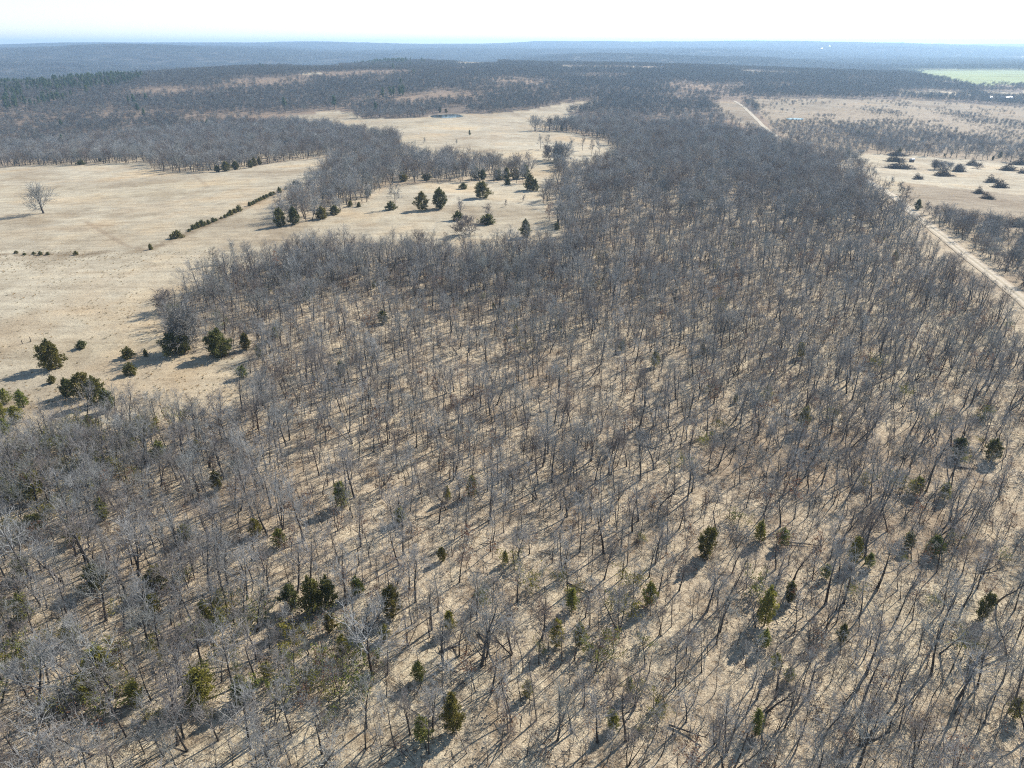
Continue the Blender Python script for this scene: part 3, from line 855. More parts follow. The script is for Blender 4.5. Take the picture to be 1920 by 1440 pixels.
TANGLE = [(-60, 800), (90, 775), (230, 765), (330, 790), (300, 850), (170, 930), (90, 1010), (-60, 1040)]
tg = inside(TANGLE, px, py)
k = (dens > 0.1) & (rng.random(len(x)) < np.where(tg, 0.8, pr * np.clip(0.4 + 2.2 * nn, 0, 2.2)))
put(und_lib, 'scrub', x[k], y[k], z[k], 0.5, 1.35, 1.15, 0.1)
x, y, z = candidates(40, 240, 1.9)
dens, shrub, px, py, d, rd = wood_density(x, y, z)
k = (dens > 0.2) & (rng.random(len(x)) < 0.50 * (0.5 + np.clip(fbm(x, y, 18, 77, 3) + 0.4, 0, 1)))
put(und_lib, 'brush', x[k], y[k], z[k], 0.4, 1.15, 1.0, 0.1)
k = (dens > 0.2) & (rng.random(len(x)) < 0.30)
put(und_lib, 'sapling', x[k], y[k], z[k], 0.5, 1.35, 1.0, 0.08)
k = (dens > 0.2) & (rng.random(len(x)) < 0.22)
put(und_lib, 'stick', x[k], y[k], z[k], 0.6, 1.3, 1.0, 0.05)
scatter('undergrowth', und_lib, np.concatenate(W_pts), np.concatenate(W_form), np.concatenate(W_turn), np.concatenate(W_size),
        'thin leafless brush and fallen sticks on the leaf litter', 'undergrowth')

gr_lib = Library('grass_form')
for k in range(4):
    r = np.random.default_rng(1400 + k); b = Build(); n = 26
    a = r.uniform(0, 6.28, n); p = np.stack([np.cos(a), np.sin(a), np.zeros(n)], 1) * r.uniform(0, 0.16, n)[:, None]
    dirs = np.stack([np.cos(a), np.sin(a), r.uniform(0.8, 2.4, n)], 1); dirs = unit_rows(dirs)
    wv = np.stack([-np.sin(a), np.cos(a), np.zeros(n)], 1) * 0.035
    b.tris(p - wv, p + wv, p + dirs * r.uniform(0.25, 0.55, n)[:, None])
    gr_lib.add('tuft', b.mesh('grass_form', M['straw']))
W_pts, W_form, W_turn, W_size = [], [], [], []
x, y, z = candidates(95, 330, 1.25)
m, shrub, px, py, d = cover(x, y, z)
rough = np.clip(0.45 + 0.9 * fbm(x, y, 30, 91, 4), 0.03, 1)
k = m['field'] & (px < 1150) & (rng.random(len(x)) < rough * 0.55) & (py > 470)
put(gr_lib, 'tuft', x[k], y[k], z[k], 0.35, 0.85, 1.5, 0.1)
scatter('dry_grass', gr_lib, np.concatenate(W_pts), np.concatenate(W_form), np.concatenate(W_turn), np.concatenate(W_size),
        'pale tufts of dry bunchgrass over the open field', 'grass')

# ------------------------------------------------------------------ single oaks of the near stand
KIND_LABEL = ['slender bare grey oak pole', 'spreading bare grey oak', 'bare oak forked into several stems', 'oak holding brown withered leaves']
COLS = ['far left', 'left', 'left of centre', 'right of centre', 'right', 'far right']
ROWS = ['upper rows', 'middle rows', 'lower rows', 'bottom rows']
def place_words(px, py):
    return ROWS[int(np.clip((py - 850) / 150, 0, 3))] + ' ' + COLS[int(np.clip(px / 320, 0, 5))]
def size_word(s_):
    return 'tall ' if s_ > 0.84 else 'short ' if s_ < 0.72 else 'middling '
KIND_GROUP = ['slender oaks of the near woodland', 'spreading oaks of the near woodland', 'forked oaks of the near woodland', 'leaf-holding oaks of the near woodland']
def tree_at(name, loc, parts, scale, rot, label, cat, group=None, tilt=(0, 0)):
    e = link(name, None, loc=loc)
    e.rotation_euler = (tilt[0], tilt[1], rot); e.scale = scale if isinstance(scale, tuple) else (scale,) * 3
    for nm, me in parts:
        if me is not None: link(nm, me, e)
    return tag(e, label, cat, group)
def px_size(px, py, h):
    x, y, z = ground_at(px, py)
    d = math.sqrt(x * x + y * y + (CAM_H - z) ** 2)
    _, _, cz = project(np.array([x]), np.array([y]), np.array([z]))
    dep = math.atan2(CAM_H - z, math.hypot(x, y))
    return (x, y, z), h * float(cz[0]) / FPX / max(0.3, math.cos(dep)), float(cz[0]) / FPX

_cn = {}
KEEPOUT = []
def place_cedar(px, py, hpx, wpx, kind, label, group=None):
    loc, hm, mpp = px_size(px, py, hpx)
    i = _cn.get(kind, 0); _cn[kind] = i + 1
    t, c, H, _, _ = CEDARS[kind][i % len(CEDARS[kind])]
    W = {'cone': 2.4, 'egg': 2.7, 'bush': 1.2, 'olive': 1.7, 'shag': 2.0}[kind]
    wm = wpx * mpp / 2
    sz = hm / H; sx = wm / W
    KEEPOUT.append((loc[0], loc[1], wm * (0.45 if kind == 'olive' else 1.0)))
    tree_at('cedar_bush' if kind == 'bush' else 'cedar_tree', loc, [('trunk', t), ('crown', c)], (sx, sx, sz), random.uniform(0, 6.28), label, 'bush' if kind == 'bush' else 'tree', group)

place_cedar(100, 690, 54, 58, 'egg', 'large round olive cedar alone in the dry field with long shadow')
place_cedar(153, 653, 15, 22, 'bush', 'small cedar bush just beside the large round lone cedar')
place_cedar(241, 670, 19, 26, 'bush', 'low wide cedar bush left of the twin dark cedars at the wood edge')
place_cedar(274, 668, 14, 10, 'bush', 'tiny upright cedar bush between low wide bush and wood edge')
place_cedar(98, 718, 15, 17, 'bush', 'little cedar bush below the large round lone cedar')
place_cedar(332, 662, 44, 62, 'egg', 'broad dark cedar under the big spreading grey tree at wood edge')
place_cedar(415, 666, 50, 62, 'egg', 'big dark cedar with wide shadow in the notch of the wood edge')
place_cedar(462, 655, 32, 24, 'cone', 'narrow cedar behind the big dark cedar in the notch')
place_cedar(246, 702, 22, 24, 'bush', 'olive cedar bush at the tip of the tree belt beside the field')
place_cedar(457, 708, 24, 28, 'olive', 'yellow green cedar at the corner of the notch in the wood')
for i, (a, b_, h, w) in enumerate([(128, 742, 34, 34), (158, 745, 48, 44), (184, 758, 52, 40), (205, 770, 44, 36)]):
    place_cedar(a, b_, h, w, 'shag' if i % 2 else 'egg', ['leftmost cedar of the dark cluster where tree belt meets field', 'second cedar of the dark cluster where tree belt meets field', 'third cedar of the dark cluster where tree belt meets field', 'rightmost cedar of the dark cluster where tree belt meets field'][i], 'dark cedar cluster at the belt')
for i, (a, b_, h, w) in enumerate([(14, 756, 30, 28), (44, 762, 34, 32), (8, 786, 34, 26), (30, 792, 32, 34), (12, 815, 32, 30)]):
    place_cedar(a, b_, h, w, 'olive', 'olive cedar in the clump at the left edge of the field corner', 'olive cedars at the left edge')
# glade in the middle distance
place_cedar(792, 394, 34, 31, 'cone', 'left one of the two tall dark cedars standing together in the glade')
place_cedar(825, 391, 39, 37, 'cone', 'right and taller of the two dark cedars standing together in the glade')
place_cedar(906, 371, 30, 36, 'cone', 'broad dark cedar alone in the back of the glade')
place_cedar(985, 444, 33, 28, 'cone', 'dark cedar alone in the glade nearest the wood')
place_cedar(914, 420, 18, 36, 'bush', 'low wide cedar under a small bare tree in the glade')
place_cedar(858, 413, 17, 22, 'bush', 'cedar bush at foot of bare tree in the middle of glade')
place_cedar(733, 393, 15, 22, 'bush', 'cedar bush at foot of the thin bare tree in the glade')
place_cedar(985, 334, 24, 20, 'cone', 'upper of three cedars stepping down the right side of the glade')
place_cedar(993, 356, 30, 30, 'cone', 'middle and largest of three cedars stepping down right side of glade')
place_cedar(1004, 358, 22, 18, 'cone', 'lowest of three cedars stepping down the right side of the glade')
place_cedar(952, 346, 13, 14, 'bush', 'small round cedar bush by the woodlot front at glade back')
place_cedar(869, 354, 11, 18, 'bush', 'dark low bush between woodlot and the broad glade cedar')
place_cedar(527, 424, 34, 28, 'egg', 'left cedar of the pair at the tip of the woodlot')
place_cedar(552, 421, 33, 28, 'cone', 'right cedar of the pair at the tip of the woodlot')
place_cedar(603, 410, 22, 32, 'egg', 'broad olive cedar along the front of the woodlot')
place_cedar(628, 402, 16, 24, 'egg', 'smaller cedar beside broad olive cedar at woodlot front')
place_cedar(657, 387, 11, 10, 'bush', 'tiny round cedar bush before thin bare saplings at woodlot')
place_cedar(673, 388, 9, 10, 'bush', 'tiny cedar bush right of another at the woodlot saplings')
place_cedar(757, 340, 17, 24, 'egg', 'dark cedar at the inner corner of the woodlot')
place_cedar(800, 338, 14, 20, 'egg', 'low dark cedar on the inner front of the woodlot')
for a, b_, h, w in [(893, 336, 22, 20), (905, 337, 20, 18), (936, 337, 20, 22), (950, 336, 22, 18), (966, 336, 20, 20)]:
    place_cedar(a, b_, h, w, 'cone', 'dark cedar in the row on the right front of the woodlot', 'cedars at woodlot front')
place_cedar(1044, 430, 13, 13, 'bush', 'small cedar bush at the right edge of glade below russet tree')
place_cedar(1041, 309, 14, 14, 'cone', 'dark small cedar under the grey trees at top of glade passage')
place_cedar(881, 253, 9, 5, 'cone', 'tiny lone dark cedar in the middle of the pond pasture')
place_cedar(1720, 393, 20, 17, 'cone', 'dark cedar on the roadside verge beside the dirt track')
place_cedar(153, 309, 9, 14, 'bush', 'dark bush at the far left wood edge above lone oak')
for a, b_, h, w in [(796, 212, 9, 9), (825, 211, 10, 8), (837, 211, 7, 7)]:
    place_cedar(a, b_, h, w, 'cone', 'small dark cedar on the far bank of the pond', 'cedars behind the pond')
for a, b_, h, w in [(408, 322, 12, 16), (424, 321, 18, 20), (442, 318, 16, 18), (478, 311, 16, 12), (487, 309, 15, 10)]:
    place_cedar(a, b_, h, w, 'cone', 'dark cedar at the front of the wood across the hayfield', 'cedars along the far hayfield edge')
# fence line
for a, b_, h, w in [(283, 468, 11, 10), (322, 449, 5, 6), (333, 446, 14, 22), (362, 430, 9, 12), (371, 427, 11, 12), (379, 424, 12, 11), (391, 420, 8, 10), (400, 416, 8, 10),
                    (415, 410, 4, 6), (422, 408, 6, 8), (433, 403, 10, 12), (448, 396, 11, 13), (468, 386, 8, 8), (476, 382, 6, 8), (486, 377, 6, 9), (495, 373, 7, 10), (508, 367, 7, 11), (524, 361, 10, 9), (536, 355, 6, 6), (552, 346, 7, 9),
                    (355, 434, 5, 8), (366, 429, 8, 11), (375, 425, 9, 11), (384, 422, 7, 10), (405, 414, 5, 8), (428, 405, 6, 9), (440, 399, 8, 10), (472, 384, 6, 9), (481, 379, 6, 9), (490, 375, 6, 9), (500, 370, 6, 10), (513, 365, 6, 9)]:
    place_cedar(a, b_, h, w, 'bush', 'small cedar bush in the slanting row along the fence between fields', 'cedar bushes along the fence line')
for a, b_, h, w in [(31, 475, 5, 8), (46, 478, 4, 9), (64, 477, 5, 8), (76, 478, 7, 9), (90, 478, 6, 9), (143, 478, 8, 10)]:
    place_cedar(a, b_, h, w, 'bush', 'tiny cedar bush in the level row at the left of the hayfield', 'cedar bushes at the left of the hayfield')
# cedars among the near oaks
for a, b_, h, w, kd, lb in [
        (545, 1142, 46, 38, 'shag', 'left one of three dark cedars standing together in the near woods'),
        (585, 1148, 66, 50, 'shag', 'middle and darkest of three cedars standing together in the near woods'),
        (617, 1136, 56, 44, 'shag', 'right one of three dark cedars standing together in the near woods'),
        (735, 1158, 56, 44, 'shag', 'dark cedar right of the trio of cedars in the near woods'),
        (850, 1372, 66, 50, 'shag', 'bright olive cedar near the bottom middle of the picture'),
        (1043, 1212, 48, 38, 'olive', 'left one of two olive cedars side by side in the near woods'),
        (1085, 1211, 42, 32, 'olive', 'right one of two olive cedars side by side in the near woods'),
        (183, 1103, 46, 50, 'shag', 'round dark olive cedar left in the near woods'),
        (372, 1318, 58, 72, 'olive', 'wide bright olive cedar at the lower left of the woods'),
        (1433, 1172, 72, 42, 'olive', 'tallest olive cedar among the lower right oaks'),
        (1320, 1045, 56, 44, 'shag', 'dark cedar with olive top right of centre in the woods'),
        (1798, 856, 36, 36, 'shag', 'left one of two dark cedars near the right edge'),
        (1858, 862, 42, 34, 'shag', 'right one of two dark cedars near the right edge'),
        (1600, 1056, 52, 34, 'olive', 'olive cedar leaning over brush in the right woods'),
        (1506, 806, 46, 28, 'olive', 'lone blue green cedar in the right middle of the woods')]:
    place_cedar(a, b_, h, w, kd, lb)
for a, b_, h, w, kd in [(40, 1080, 44, 42, 'olive'), (295, 1108, 48, 52, 'shag'), (288, 1148, 36, 40, 'olive'), (138, 1206, 48, 44, 'olive'), (620, 1184, 34, 26, 'shag'), (258, 1318, 40, 42, 'olive'),
                        (505, 1270, 30, 32, 'olive'), (142, 1018, 36, 36, 'olive'), (480, 1004, 32, 34, 'olive'), (525, 1024, 34, 34, 'olive'), (345, 1014, 30, 34, 'olive'), (60, 1004, 40, 52, 'shag'),
                        (845, 1184, 36, 30, 'olive'), (646, 1226, 36, 36, 'olive'), (786, 1276, 34, 32, 'olive'), (722, 1198, 28, 26, 'olive'), (988, 1306, 28, 24, 'olive'), (948, 1056, 24, 18, 'olive'),
                        (1216, 1136, 44, 36, 'olive'), (830, 1052, 26, 20, 'shag'), (1150, 1368, 34, 32, 'olive'), (1180, 1302, 30, 22, 'olive'), (1424, 1014, 40, 30, 'olive'), (1466, 1022, 34, 34, 'olive'),
                        (1702, 1028, 32, 24, 'shag'), (1746, 1038, 36, 42, 'olive'), (1546, 1084, 26, 24, 'olive'), (1480, 1128, 38, 26, 'shag'), (1432, 1214, 36, 30, 'olive'), (1452, 1256, 32, 26, 'olive'),
                        (1576, 1204, 36, 20, 'shag'), (1416, 1378, 46, 28, 'olive'), (1838, 1164, 56, 34, 'shag'), (1716, 924, 32, 28, 'olive'), (1770, 936, 34, 30, 'olive'), (1900, 1346, 40, 34, 'olive'),
                        (1478, 1276, 26, 26, 'olive'), (720, 606, 24, 24, 'shag'), (640, 706, 30, 20, 'shag'), (300, 860, 36, 34, 'olive'), (74, 920, 40, 40, 'olive'), (215, 890, 34, 36, 'olive'), (408, 920, 40, 28, 'shag'), (840, 940, 30, 18, 'olive')]:
    place_cedar(a, b_, h, w, kd, 'small green cedar among bare oaks of the near woods, ' + place_words(a, b_), 'cedars among the near oaks')

# ------------------------------------------------------------------ bare trees that stand apart
APART = []
def apart_form(seed, **kw):
    tr, cr, lf = oak(seed, **kw)
    return (tr.mesh('tree_trunk', M['trunk'], True), cr.mesh('tree_crown', kw.pop('mat', M['twig'])), lf.mesh('tree_leaves', M['brown_leaf']) if lf.n else None, kw['H'])
BIG = [apart_form(2000 + k, H=10.0, spread=2.0, bole=0.22, r0=0.36, limbs=20, subs=9, twigs=7, tw_r=0.030, wig=0.02, ntw=3, lead=0.55, lean_s=0.015) for k in range(3)]
THIN = [apart_form(2010 + k, H=9.0, spread=0.95, bole=0.28, r0=0.14, limbs=12, subs=6, twigs=5, tw_r=0.032, ntw=2) for k in range(3)]
DENSE = [apart_form(2020 + k, H=8.0, spread=1.6, bole=0.08, r0=0.16, limbs=15, subs=8, twigs=8, tw_r=0.030, stems=2, ntw=3, lead=0.62) for k in range(3)]
SAP = [apart_form(2030 + k, H=4.5, spread=0.8, bole=0.15, r0=0.06, limbs=9, subs=5, twigs=4, tw_r=0.026, ntw=2) for k in range(2)]
RUS = [apart_form(2040, H=6, spread=1.2, bole=0.2, r0=0.1, limbs=10, subs=5, twigs=5, tw_r=0.016, leaf=0.5)]
_an = [0]
def place_tree(px, py, hpx, forms, label, group=None, wide=1.0, tilt=(0, 0)):
    loc, hm, _ = px_size(px, py, hpx)
    _an[0] += 1
    t, c, l, H = forms[_an[0] % len(forms)]
    s = hm / (H * 0.97)
    KEEPOUT.append((loc[0], loc[1], hm * 0.4 * wide))
    tree_at('bare_tree', loc, [('trunk', t), ('crown', c), ('withered_leaves', l)], (s * wide, s * wide, s), random.uniform(0, 6.28), label, 'tree', group, tilt)
place_tree(82, 400, 55, BIG, 'wide bare oak standing alone in the hayfield on the left', wide=1.0, tilt=(0, 0.16))
place_tree(741, 391, 48, THIN, 'thin bare tree with cedar at its foot in the glade')
place_tree(864, 411, 36, THIN, 'bare tree over a cedar bush in the middle of the glade', wide=1.2)
place_tree(914, 418, 36, SAP, 'small bare tree rising out of a low wide cedar in the glade', wide=1.1)
place_tree(880, 440, 42, DENSE, 'dense rounded grey bare tree at the near side of the glade', wide=1.2)
place_tree(1031, 414, 30, RUS, 'russet leaved small tree at the right side of the glade')
place_tree(980, 379, 15, SAP, 'small bare sapling in the right part of the glade')
place_tree(947, 387, 14, SAP, 'tiny thin bare sapling in the middle right of the glade')
for a in (667, 681, 690): place_tree(a, 384, 30, THIN, 'thin pale sapling standing before the woodlot front', 'saplings before the woodlot', 0.6)
place_tree(350, 652, 88, DENSE, 'big spreading grey tree over cedars at the left wood edge', wide=1.15)
place_tree(312, 583, 46, DENSE, 'dark rounded bare tree at the leftmost corner of wood edge', wide=1.1)
place_tree(402, 497, 34, THIN, 'bare tree standing out from the wood edge into the field')
place_tree(440, 492, 40, THIN, 'slim bare tree beside wood edge right of outlying tree')
place_tree(670, 221, 19, BIG, 'lone bare tree at the far left of the pond pasture')
place_tree(735, 274, 36, BIG, 'large bare oak at the end of the wood beside pond pasture')
place_tree(794, 270, 13, SAP, 'tiny bare sapling left in the pond pasture')
place_tree(856, 271, 11, SAP, 'tiny wide bare sapling right in the pond pasture', wide=1.2)
for a, b_, h in [(1003, 246, 30), (1030, 245, 26), (1043, 245, 27), (1062, 245, 26), (1074, 244, 30)]:
    place_tree(a, b_, h, BIG, 'bare oak in the row across the far end of the pasture', 'row of oaks across the pasture')
for a, b_, h in [(1014, 279, 25), (1026, 280, 27), (1067, 291, 30), (1092, 282, 25), (1110, 291, 28), (1125, 291, 28), (1157, 284, 24)]:
    place_tree(a, b_, h, THIN, 'bare tree scattered on the grass before the far woods', 'trees scattered before the far woods')
for a, b_, h in [(1032, 300, 34), (1046, 304, 40), (1058, 303, 38), (1050, 318, 36)]:
    place_tree(a, b_, h, DENSE, 'dense grey bare tree in the clump above the glade passage', 'clump above the glade passage')
for a, b_, h in [(1664, 352, 22), (1690, 368, 30), (1697, 374, 28), (1742, 402, 26), (1748, 408, 24), (1640, 335, 24)]:
    place_tree(a, b_, h, SAP, 'bare roadside shrub tree along the dirt track verge', 'shrub trees on the road verge', 1.3)
for a, b_, h, w in [(1752, 318, 20, 2.2), (1763, 318, 18, 2.2), (1775, 317, 16, 2.0), (1798, 322, 15, 2.2), (1832, 316, 13, 1.8), (1612, 290, 12, 1.8)]:
    place_tree(a, b_, h, DENSE, 'rounded bare thicket tree between brush piles in the pasture', 'thicket trees in the brush pasture', 1.6)
# ------------------------------------------------------------------ the oak woods, leaving room round the plants placed above
W_pts, W_form, W_turn, W_size = [], [], [], []
KO = np.array(KEEPOUT)
def clear_of(x, y):
    ok = np.ones(len(x), bool)
    for (cx, cy, rad) in KO:
        d = math.hypot(cx, cy); ux, uy = -cx / d, -cy / d
        a = (x - cx) * ux + (y - cy) * uy; l = np.abs((x - cx) * uy - (y - cy) * ux)
        ok &= ~((np.hypot(x - cx, y - cy) < rad * 0.9 + 0.6) | ((a > 0) & (a < rad + 4.5) & (l < rad * 0.8)))
    return ok
# near stand, with the 300 that show largest kept as single trees
x, y, z = candidates(26, 300, 2.22)
dens, shrub, px, py, d, rd = wood_density(x, y, z)
k = (rng.random(len(x)) < dens) & clear_of(x, y)
x, y, z, px, py, d, rd = (a[k] for a in (x, y, z, px, py, d, rd))
pick = rng.random(len(x))
kind = np.where(pick < 0.70, 0, np.where(pick < 0.88, 1, np.where(pick < 0.94, 2, 3)))
left = (px < 520) & (py > 760)
kind = np.where(left & (rng.random(len(x)) < 0.45), 1, kind)
edge = (py < 545) & (px < 1080)
kind = np.where(edge & (rng.random(len(x)) < 0.4), 1, kind)
forms = np.empty(len(x), int)
for i, key in enumerate(('pole', 'oak', 'fork', 'leafy')):
    s = kind == i; ids = np.array(near_lib.idx[key]); forms[s] = ids[rng.integers(0, len(ids), s.sum())]
size = 0.78 * rng.uniform(0.62, 1.25, len(x)) * np.where(kind == 0, rng.uniform(0.55, 1.1, len(x)), 1.0)
size = np.where(edge, size * 1.15, size) * np.where(rng.random(len(x)) < 0.06, 1.3, 1.0)
east = x > np.interp(y, ROAD[:, 1], ROAD[:, 0])
size = np.where((rd < 70) & east, size * 0.65, size)
_, ty, tz = project(x, y, z + 8.5 * size)
show = (px > 6) & (px < 1914) & (py < 1436) & (py > 0) & (ty < 1330)
rank = np.where(show, size / np.hypot(d, CAM_H), 0) * np.where(kind == 1, 1.35, 1.0)
single = np.zeros(len(x), bool); single[np.argsort(-rank)[:300]] = True
NEAR = [(x[i], y[i], z[i], forms[i], size[i], kind[i], px[i], py[i]) for i in np.where(single)[0]]
s = ~single
put(near_lib, forms[s], x[s], y[s], z[s], 1, 1, 1.0, 0.05, size[s])

x, y, z = candidates(300, 900, 4.9)
dens, shrub, px, py, d, rd = wood_density(x, y, z)
k = (rng.random(len(x)) < dens) & clear_of(x, y)
x, y, z, shrub, rd = x[k], y[k], z[k], shrub[k], rd[k]
sc = rng.uniform(0.62, 1.28, len(x)) * np.where(shrub, 0.70, 1.08)
east = x > np.interp(y, ROAD[:, 1], ROAD[:, 0])
sc = np.where(east & (rd < 70), sc * 0.72, sc)
put(near_lib, 'mid', x, y, z, 1, 1, 1.12, 0.05, sc)

x, y, z = candidates(170, 460, 3.4)      # young growth between the road and the brush pasture
dens, shrub, px, py, d, rd = wood_density(x, y, z)
k = (x > np.interp(y, ROAD[:, 1], ROAD[:, 0])) & (rd < 90) & (rd > 4) & (rng.random(len(x)) < dens * 1.1) & clear_of(x, y)
put(near_lib, 'mid', x[k], y[k], z[k], 0.35, 0.75, 1.25, 0.06)
x, y, z = candidates(900, 2700, 6.0)
dens, shrub, px, py, d, rd = wood_density(x, y, z)
k = rng.random(len(x)) < dens * 1.1
x, y, z, shrub = x[k], y[k], z[k], shrub[k]
put(near_lib, 'far', x, y, z, 1, 1, 1.25, 0.04, rng.uniform(0.6, 1.05, len(x)) * np.where(shrub, 0.6, 1.0))

x, y, z = candidates(2700, 9500, 62, margin=0.02)
m, shrub, px, py, d = cover(x, y, z)
op = m['field'] | m['green'] | m['pale']
k = ~op & (rng.random(len(x)) < 0.95)
put(near_lib, 'stretch', x[k], y[k], z[k], 0.9, 1.25, 1.1, 0.0)
woods = scatter('bare_woodland', near_lib, np.concatenate(W_pts), np.concatenate(W_form), np.concatenate(W_turn), np.concatenate(W_size),
                'grey leafless oak woodland stretching from the slope below to the hills', 'woodland')

for (x, y, z, f, s_, kd, px, py) in NEAR:
    t, c, l = OAKS[f]
    tree_at('bare_oak', (x, y, z), [('trunk', t), ('crown', c), ('withered_leaves', l)], float(s_), random.uniform(0, 6.28), size_word(s_) + KIND_LABEL[kd] + ' in the near woodland, ' + place_words(px, py), 'tree', KIND_GROUP[kd], (random.gauss(0, .05), random.gauss(0, .05)))

# white dead snag and fallen logs
tr, cr, lf = oak(2100, H=5.5, spread=0.7, bole=0.3, r0=0.10, limbs=5, subs=2, twigs=1, tw_r=0.018)
for a, b_, h, lb in [(113, 1248, 60, 'bleached white dead tree snag in the lower left woods'), (160, 1420, 44, 'pale dead snag close to the bottom left of the woods')]:
    loc, hm, _ = px_size(a, b_, h)
    tree_at('dead_snag', loc, [('trunk', tr.mesh('snag_trunk', M['dead'])), ('branches', cr.mesh('snag_branches', M['dead']))], hm / 5.3, random.uniform(0, 6), lb, 'dead tree')
def log(a, b_, length, ang, label):
    x, y, z = ground_at(a, b_)
    r = np.random.default_rng(int(a)); b = Build()
    P = wander(r, (-length / 2, 0, 0.16), (1, 0, 0.0), length, 8, 0.05, 0)
    b.tube(P, np.linspace(0.12, 0.045, 9), 7)
    br = Build()
    for t in (0.45, 0.6, 0.72, 0.85, 0.95):
        p, d = along(P, t); br.tube(wander(r, p, side_dir(r, d, 0.8), r.uniform(0.8, 2.0), 3, 0.2, 0.05), [0.05, 0.035, 0.025, 0.015], 4)
    e = link('fallen_log', None, loc=(x, y, z)); e.rotation_euler = (0, 0, ang)
    link('stem', b.mesh('log_stem', M['trunk'], True), e); link('branches', br.mesh('log_branches', M['trunk']), e)
    tag(e, label, 'log', 'fallen logs in the near woods')
for i, (a, b_, L, an) in enumerate([(923, 1207, 5, -0.75), (853, 1212, 4, 0.5), (1290, 1370, 4, -0.3), (1500, 1022, 5, -0.1), (1690, 905, 5, -0.7), (1820, 880, 4, -0.2), (1640, 1386, 4.5, 0.4), (1090, 1104, 4, -0.5), (1005, 782, 5, -0.6), (1210, 838, 4, -0.4), (1860, 1070, 4, 0.2), (1340, 1090, 4, 1.0)]):
    log(a, b_, L, an, 'dark fallen log with broken branches lying on the woodland leaf litter')

# ------------------------------------------------------------------ brush piles, posts, buildings
def pile_mesh(seed):
    r = np.random.default_rng(seed); b = Build()
    for q in range(420):
        u = r.normal(0, 0.42, 2); u = np.clip(u, -1, 1); hmax = max(0.05, 1 - (u ** 2).sum())
        hmax *= 0.55 + 0.45 * math.sin(u[0] * 5 + seed) * math.cos(u[1] * 4 + seed * 2)
        p = np.array([u[0], u[1], r.uniform(0, max(0.04, hmax))])
        a = r.uniform(0, 6.28); d = np.array([math.cos(a), math.sin(a), r.normal(0.15, 0.35)])
        L = r.uniform(0.2, 0.75)
        b.tube(wander(r, p - unit(d) * L * 0.3, d, L, 3, 0.25, 0), [0.016, 0.013, 0.010, 0.006], 3)
    return b.mesh('brush_pile', M['brush'])
PILES = [pile_mesh(3000 + k) for k in range(3)]
def pile(i, a, b_, w, h, rot, label):
    loc, hm, mpp = px_size(a, b_, h)
    o = link('brush_pile', PILES[i % 3], loc=loc)
    L = w * mpp / 2
    o.scale = (L * 1.15, max(2.2, L * 0.5), max(1.6, hm * 1.55)); o.rotation_euler = (0, 0, rot)
    tag(o, label, 'brush pile', 'brush piles in the pasture')
for i, (a, b_, w, h, rt, lb) in enumerate([
        (1678, 303, 36, 11, -0.05, 'upper of two long brush piles side by side near the small shed'),
        (1684, 316, 52, 10, -0.22, 'lower and longest of two brush piles side by side near the small shed'),
        (1767, 330, 36, 11, -0.05, 'dark oval brush pile below the rounded thicket in the pasture'),
        (1721, 336, 20, 9, 0.1, 'small brush pile apart in the middle of the pale pasture'),
        (1797, 322, 26, 11, 0.0, 'brush pile right of the rounded thicket trees'),
        (1822, 310, 24, 9, 0.0, 'brush pile with a bare shrub at its right end'),
        (1859, 342, 28, 11, 0.1, 'upper of two touching brush piles in the right pasture'),
        (1874, 352, 30, 11, -0.15, 'lower of two touching brush piles in the right pasture'),
        (1835, 363, 22, 9, -0.9, 'upper end of the slanting grey brush windrow on brown grass'),
        (1852, 373, 24, 9, -0.9, 'lower end of the slanting grey brush windrow on brown grass'),
        (1889, 320, 34, 10, -0.1, 'pointed brush pile near the right edge of the pasture'),
        (1914, 309, 44, 9, -0.1, 'long reddish brush pile at the back right edge of pasture'),
        (1916, 325, 16, 8, 0.0, 'short brush pile cut by the right edge of the picture'),
        (1900, 424, 54, 11, -0.15, 'grey brush pile low at the right edge above roadside woods'),
        (1680, 292, 40, 7, 0.0, 'faint brush pile along the tree line behind the twin piles'),
        (1602, 295, 14, 6, 0.0, 'small brush pile at the left corner of the pasture')]):
    pile(i, a, b_, w, h, rt, lb)

for i, (a, b_) in enumerate([(58, 641), (42, 645)]):
    loc, hm, _ = px_size(a, b_, 9)
    b = Build(); b.tube([(0, 0, -0.3), (0.01, 0, 0.5), (0.03, 0.01, 1.25)], [0.09, 0.085, 0.08], 8)
    o = link('fence_post', b.mesh('fence_post', M['trunk']), loc=loc)
    tag(o, ['weathered post standing in the field above the large lone cedar', 'second shorter weathered post just left of the other post'][i], 'post', 'posts in the field')
    if i: o.scale = (1, 1, 0.75)

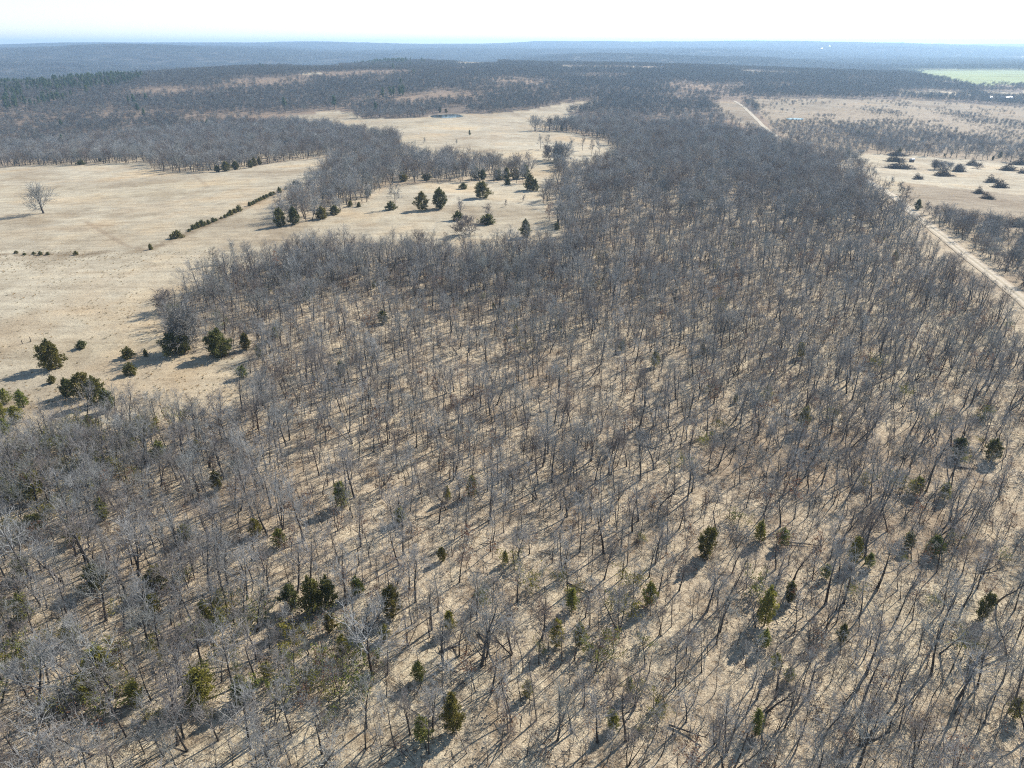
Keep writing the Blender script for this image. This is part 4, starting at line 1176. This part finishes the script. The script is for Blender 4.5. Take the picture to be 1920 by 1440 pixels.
def building(name, a, b_, L, Wd, Hh, rot, label, wall='white_wall', roof='metal_roof', cat='house'):
    x, y, z = ground_at(a, b_)
    e = link(name, None, loc=(x, y, z)); e.rotation_euler = (0, 0, rot)
    b = Build(); b.box(-L / 2, L / 2, -Wd / 2, Wd / 2, -1, Hh)
    link('wall', b.mesh('wall', M[wall]), e)
    rh, ov = Wd * 0.28, 0.35
    V = np.array([[-L / 2 - ov, -Wd / 2 - ov, Hh + 0.003], [L / 2 + ov, -Wd / 2 - ov, Hh + 0.003], [L / 2 + ov, Wd / 2 + ov, Hh + 0.003], [-L / 2 - ov, Wd / 2 + ov, Hh + 0.003], [-L / 2 - ov, 0, Hh + rh], [L / 2 + ov, 0, Hh + rh]])
    link('roof', mesh_from('roof', V, [np.array([[0, 1, 5, 4], [2, 3, 4, 5], [0, 3, 2, 1]]), np.array([[0, 4, 3], [1, 2, 5]])], [M[roof]]), e)
    b = Build(); b.box(-0.5, 0.5, -Wd / 2 - 0.06, -Wd / 2 + 0.05, 0, min(2.1, Hh * 0.8)); link('door', b.mesh('door', M['door']), e)
    for s_ in (-0.3, 0.3):
        b = Build(); b.box(L * s_ - 0.5, L * s_ + 0.5, -Wd / 2 - 0.05, -Wd / 2 + 0.05, Hh * 0.4, Hh * 0.75); link('window', b.mesh('window', M['glass']), e)
    tag(e, label, cat)
building('small_shed', 1709, 304, 2.8, 2.2, 2.0, 0.2, 'small dark shed with pale roof beside the twin brush piles', 'dark_wall', 'metal_roof', 'shed')
building('farm_house', 1617, 125, 15, 9, 4.5, 0.4, 'tiny white farm house above the woods left of green field')
building('white_barn', 1538, 93, 36, 16, 8, 0.1, 'low white barn high on the distant blue hillside', cat='barn')
building('white_barn', 1554, 90, 22, 16, 14, 0.3, 'tall white barn at the right end of the hillside farm', cat='barn')
building('farm_house', 549, 123, 11, 8, 4, 0.1, 'tiny white house above the pale strip on far left ridge')
building('metal_shed', 1885, 190, 20, 12, 4, 0.1, 'pale roofed metal shed among trees at the right edge', cat='shed')
building('metal_shed', 1855, 188, 11, 8, 3.5, 0.5, 'smaller pale shed left of the metal shed among trees', cat='shed')

# ------------------------------------------------------------------ haze
def haze():
    b = Build(); b.box(-20500, 20500, -20500, 20500, -110, 200)
    m = bpy.data.materials.new('haze_air'); m.use_nodes = True
    nt = m.node_tree; nt.nodes.clear()
    out = nt.nodes.new('ShaderNodeOutputMaterial'); v = nt.nodes.new('ShaderNodeVolumePrincipled')
    v.inputs['Color'].default_value = (0.50, 0.73, 1.0, 1)
    v.inputs['Density'].default_value = 1.15e-4
    v.inputs['Anisotropy'].default_value = 0.3
    nt.links.new(v.outputs[0], out.inputs['Volume'])
    o = link('haze', b.mesh('haze', m)); o['kind'] = 'stuff'; o['label'] = 'thin blue haze over the distant hills'; o['category'] = 'haze'
haze()
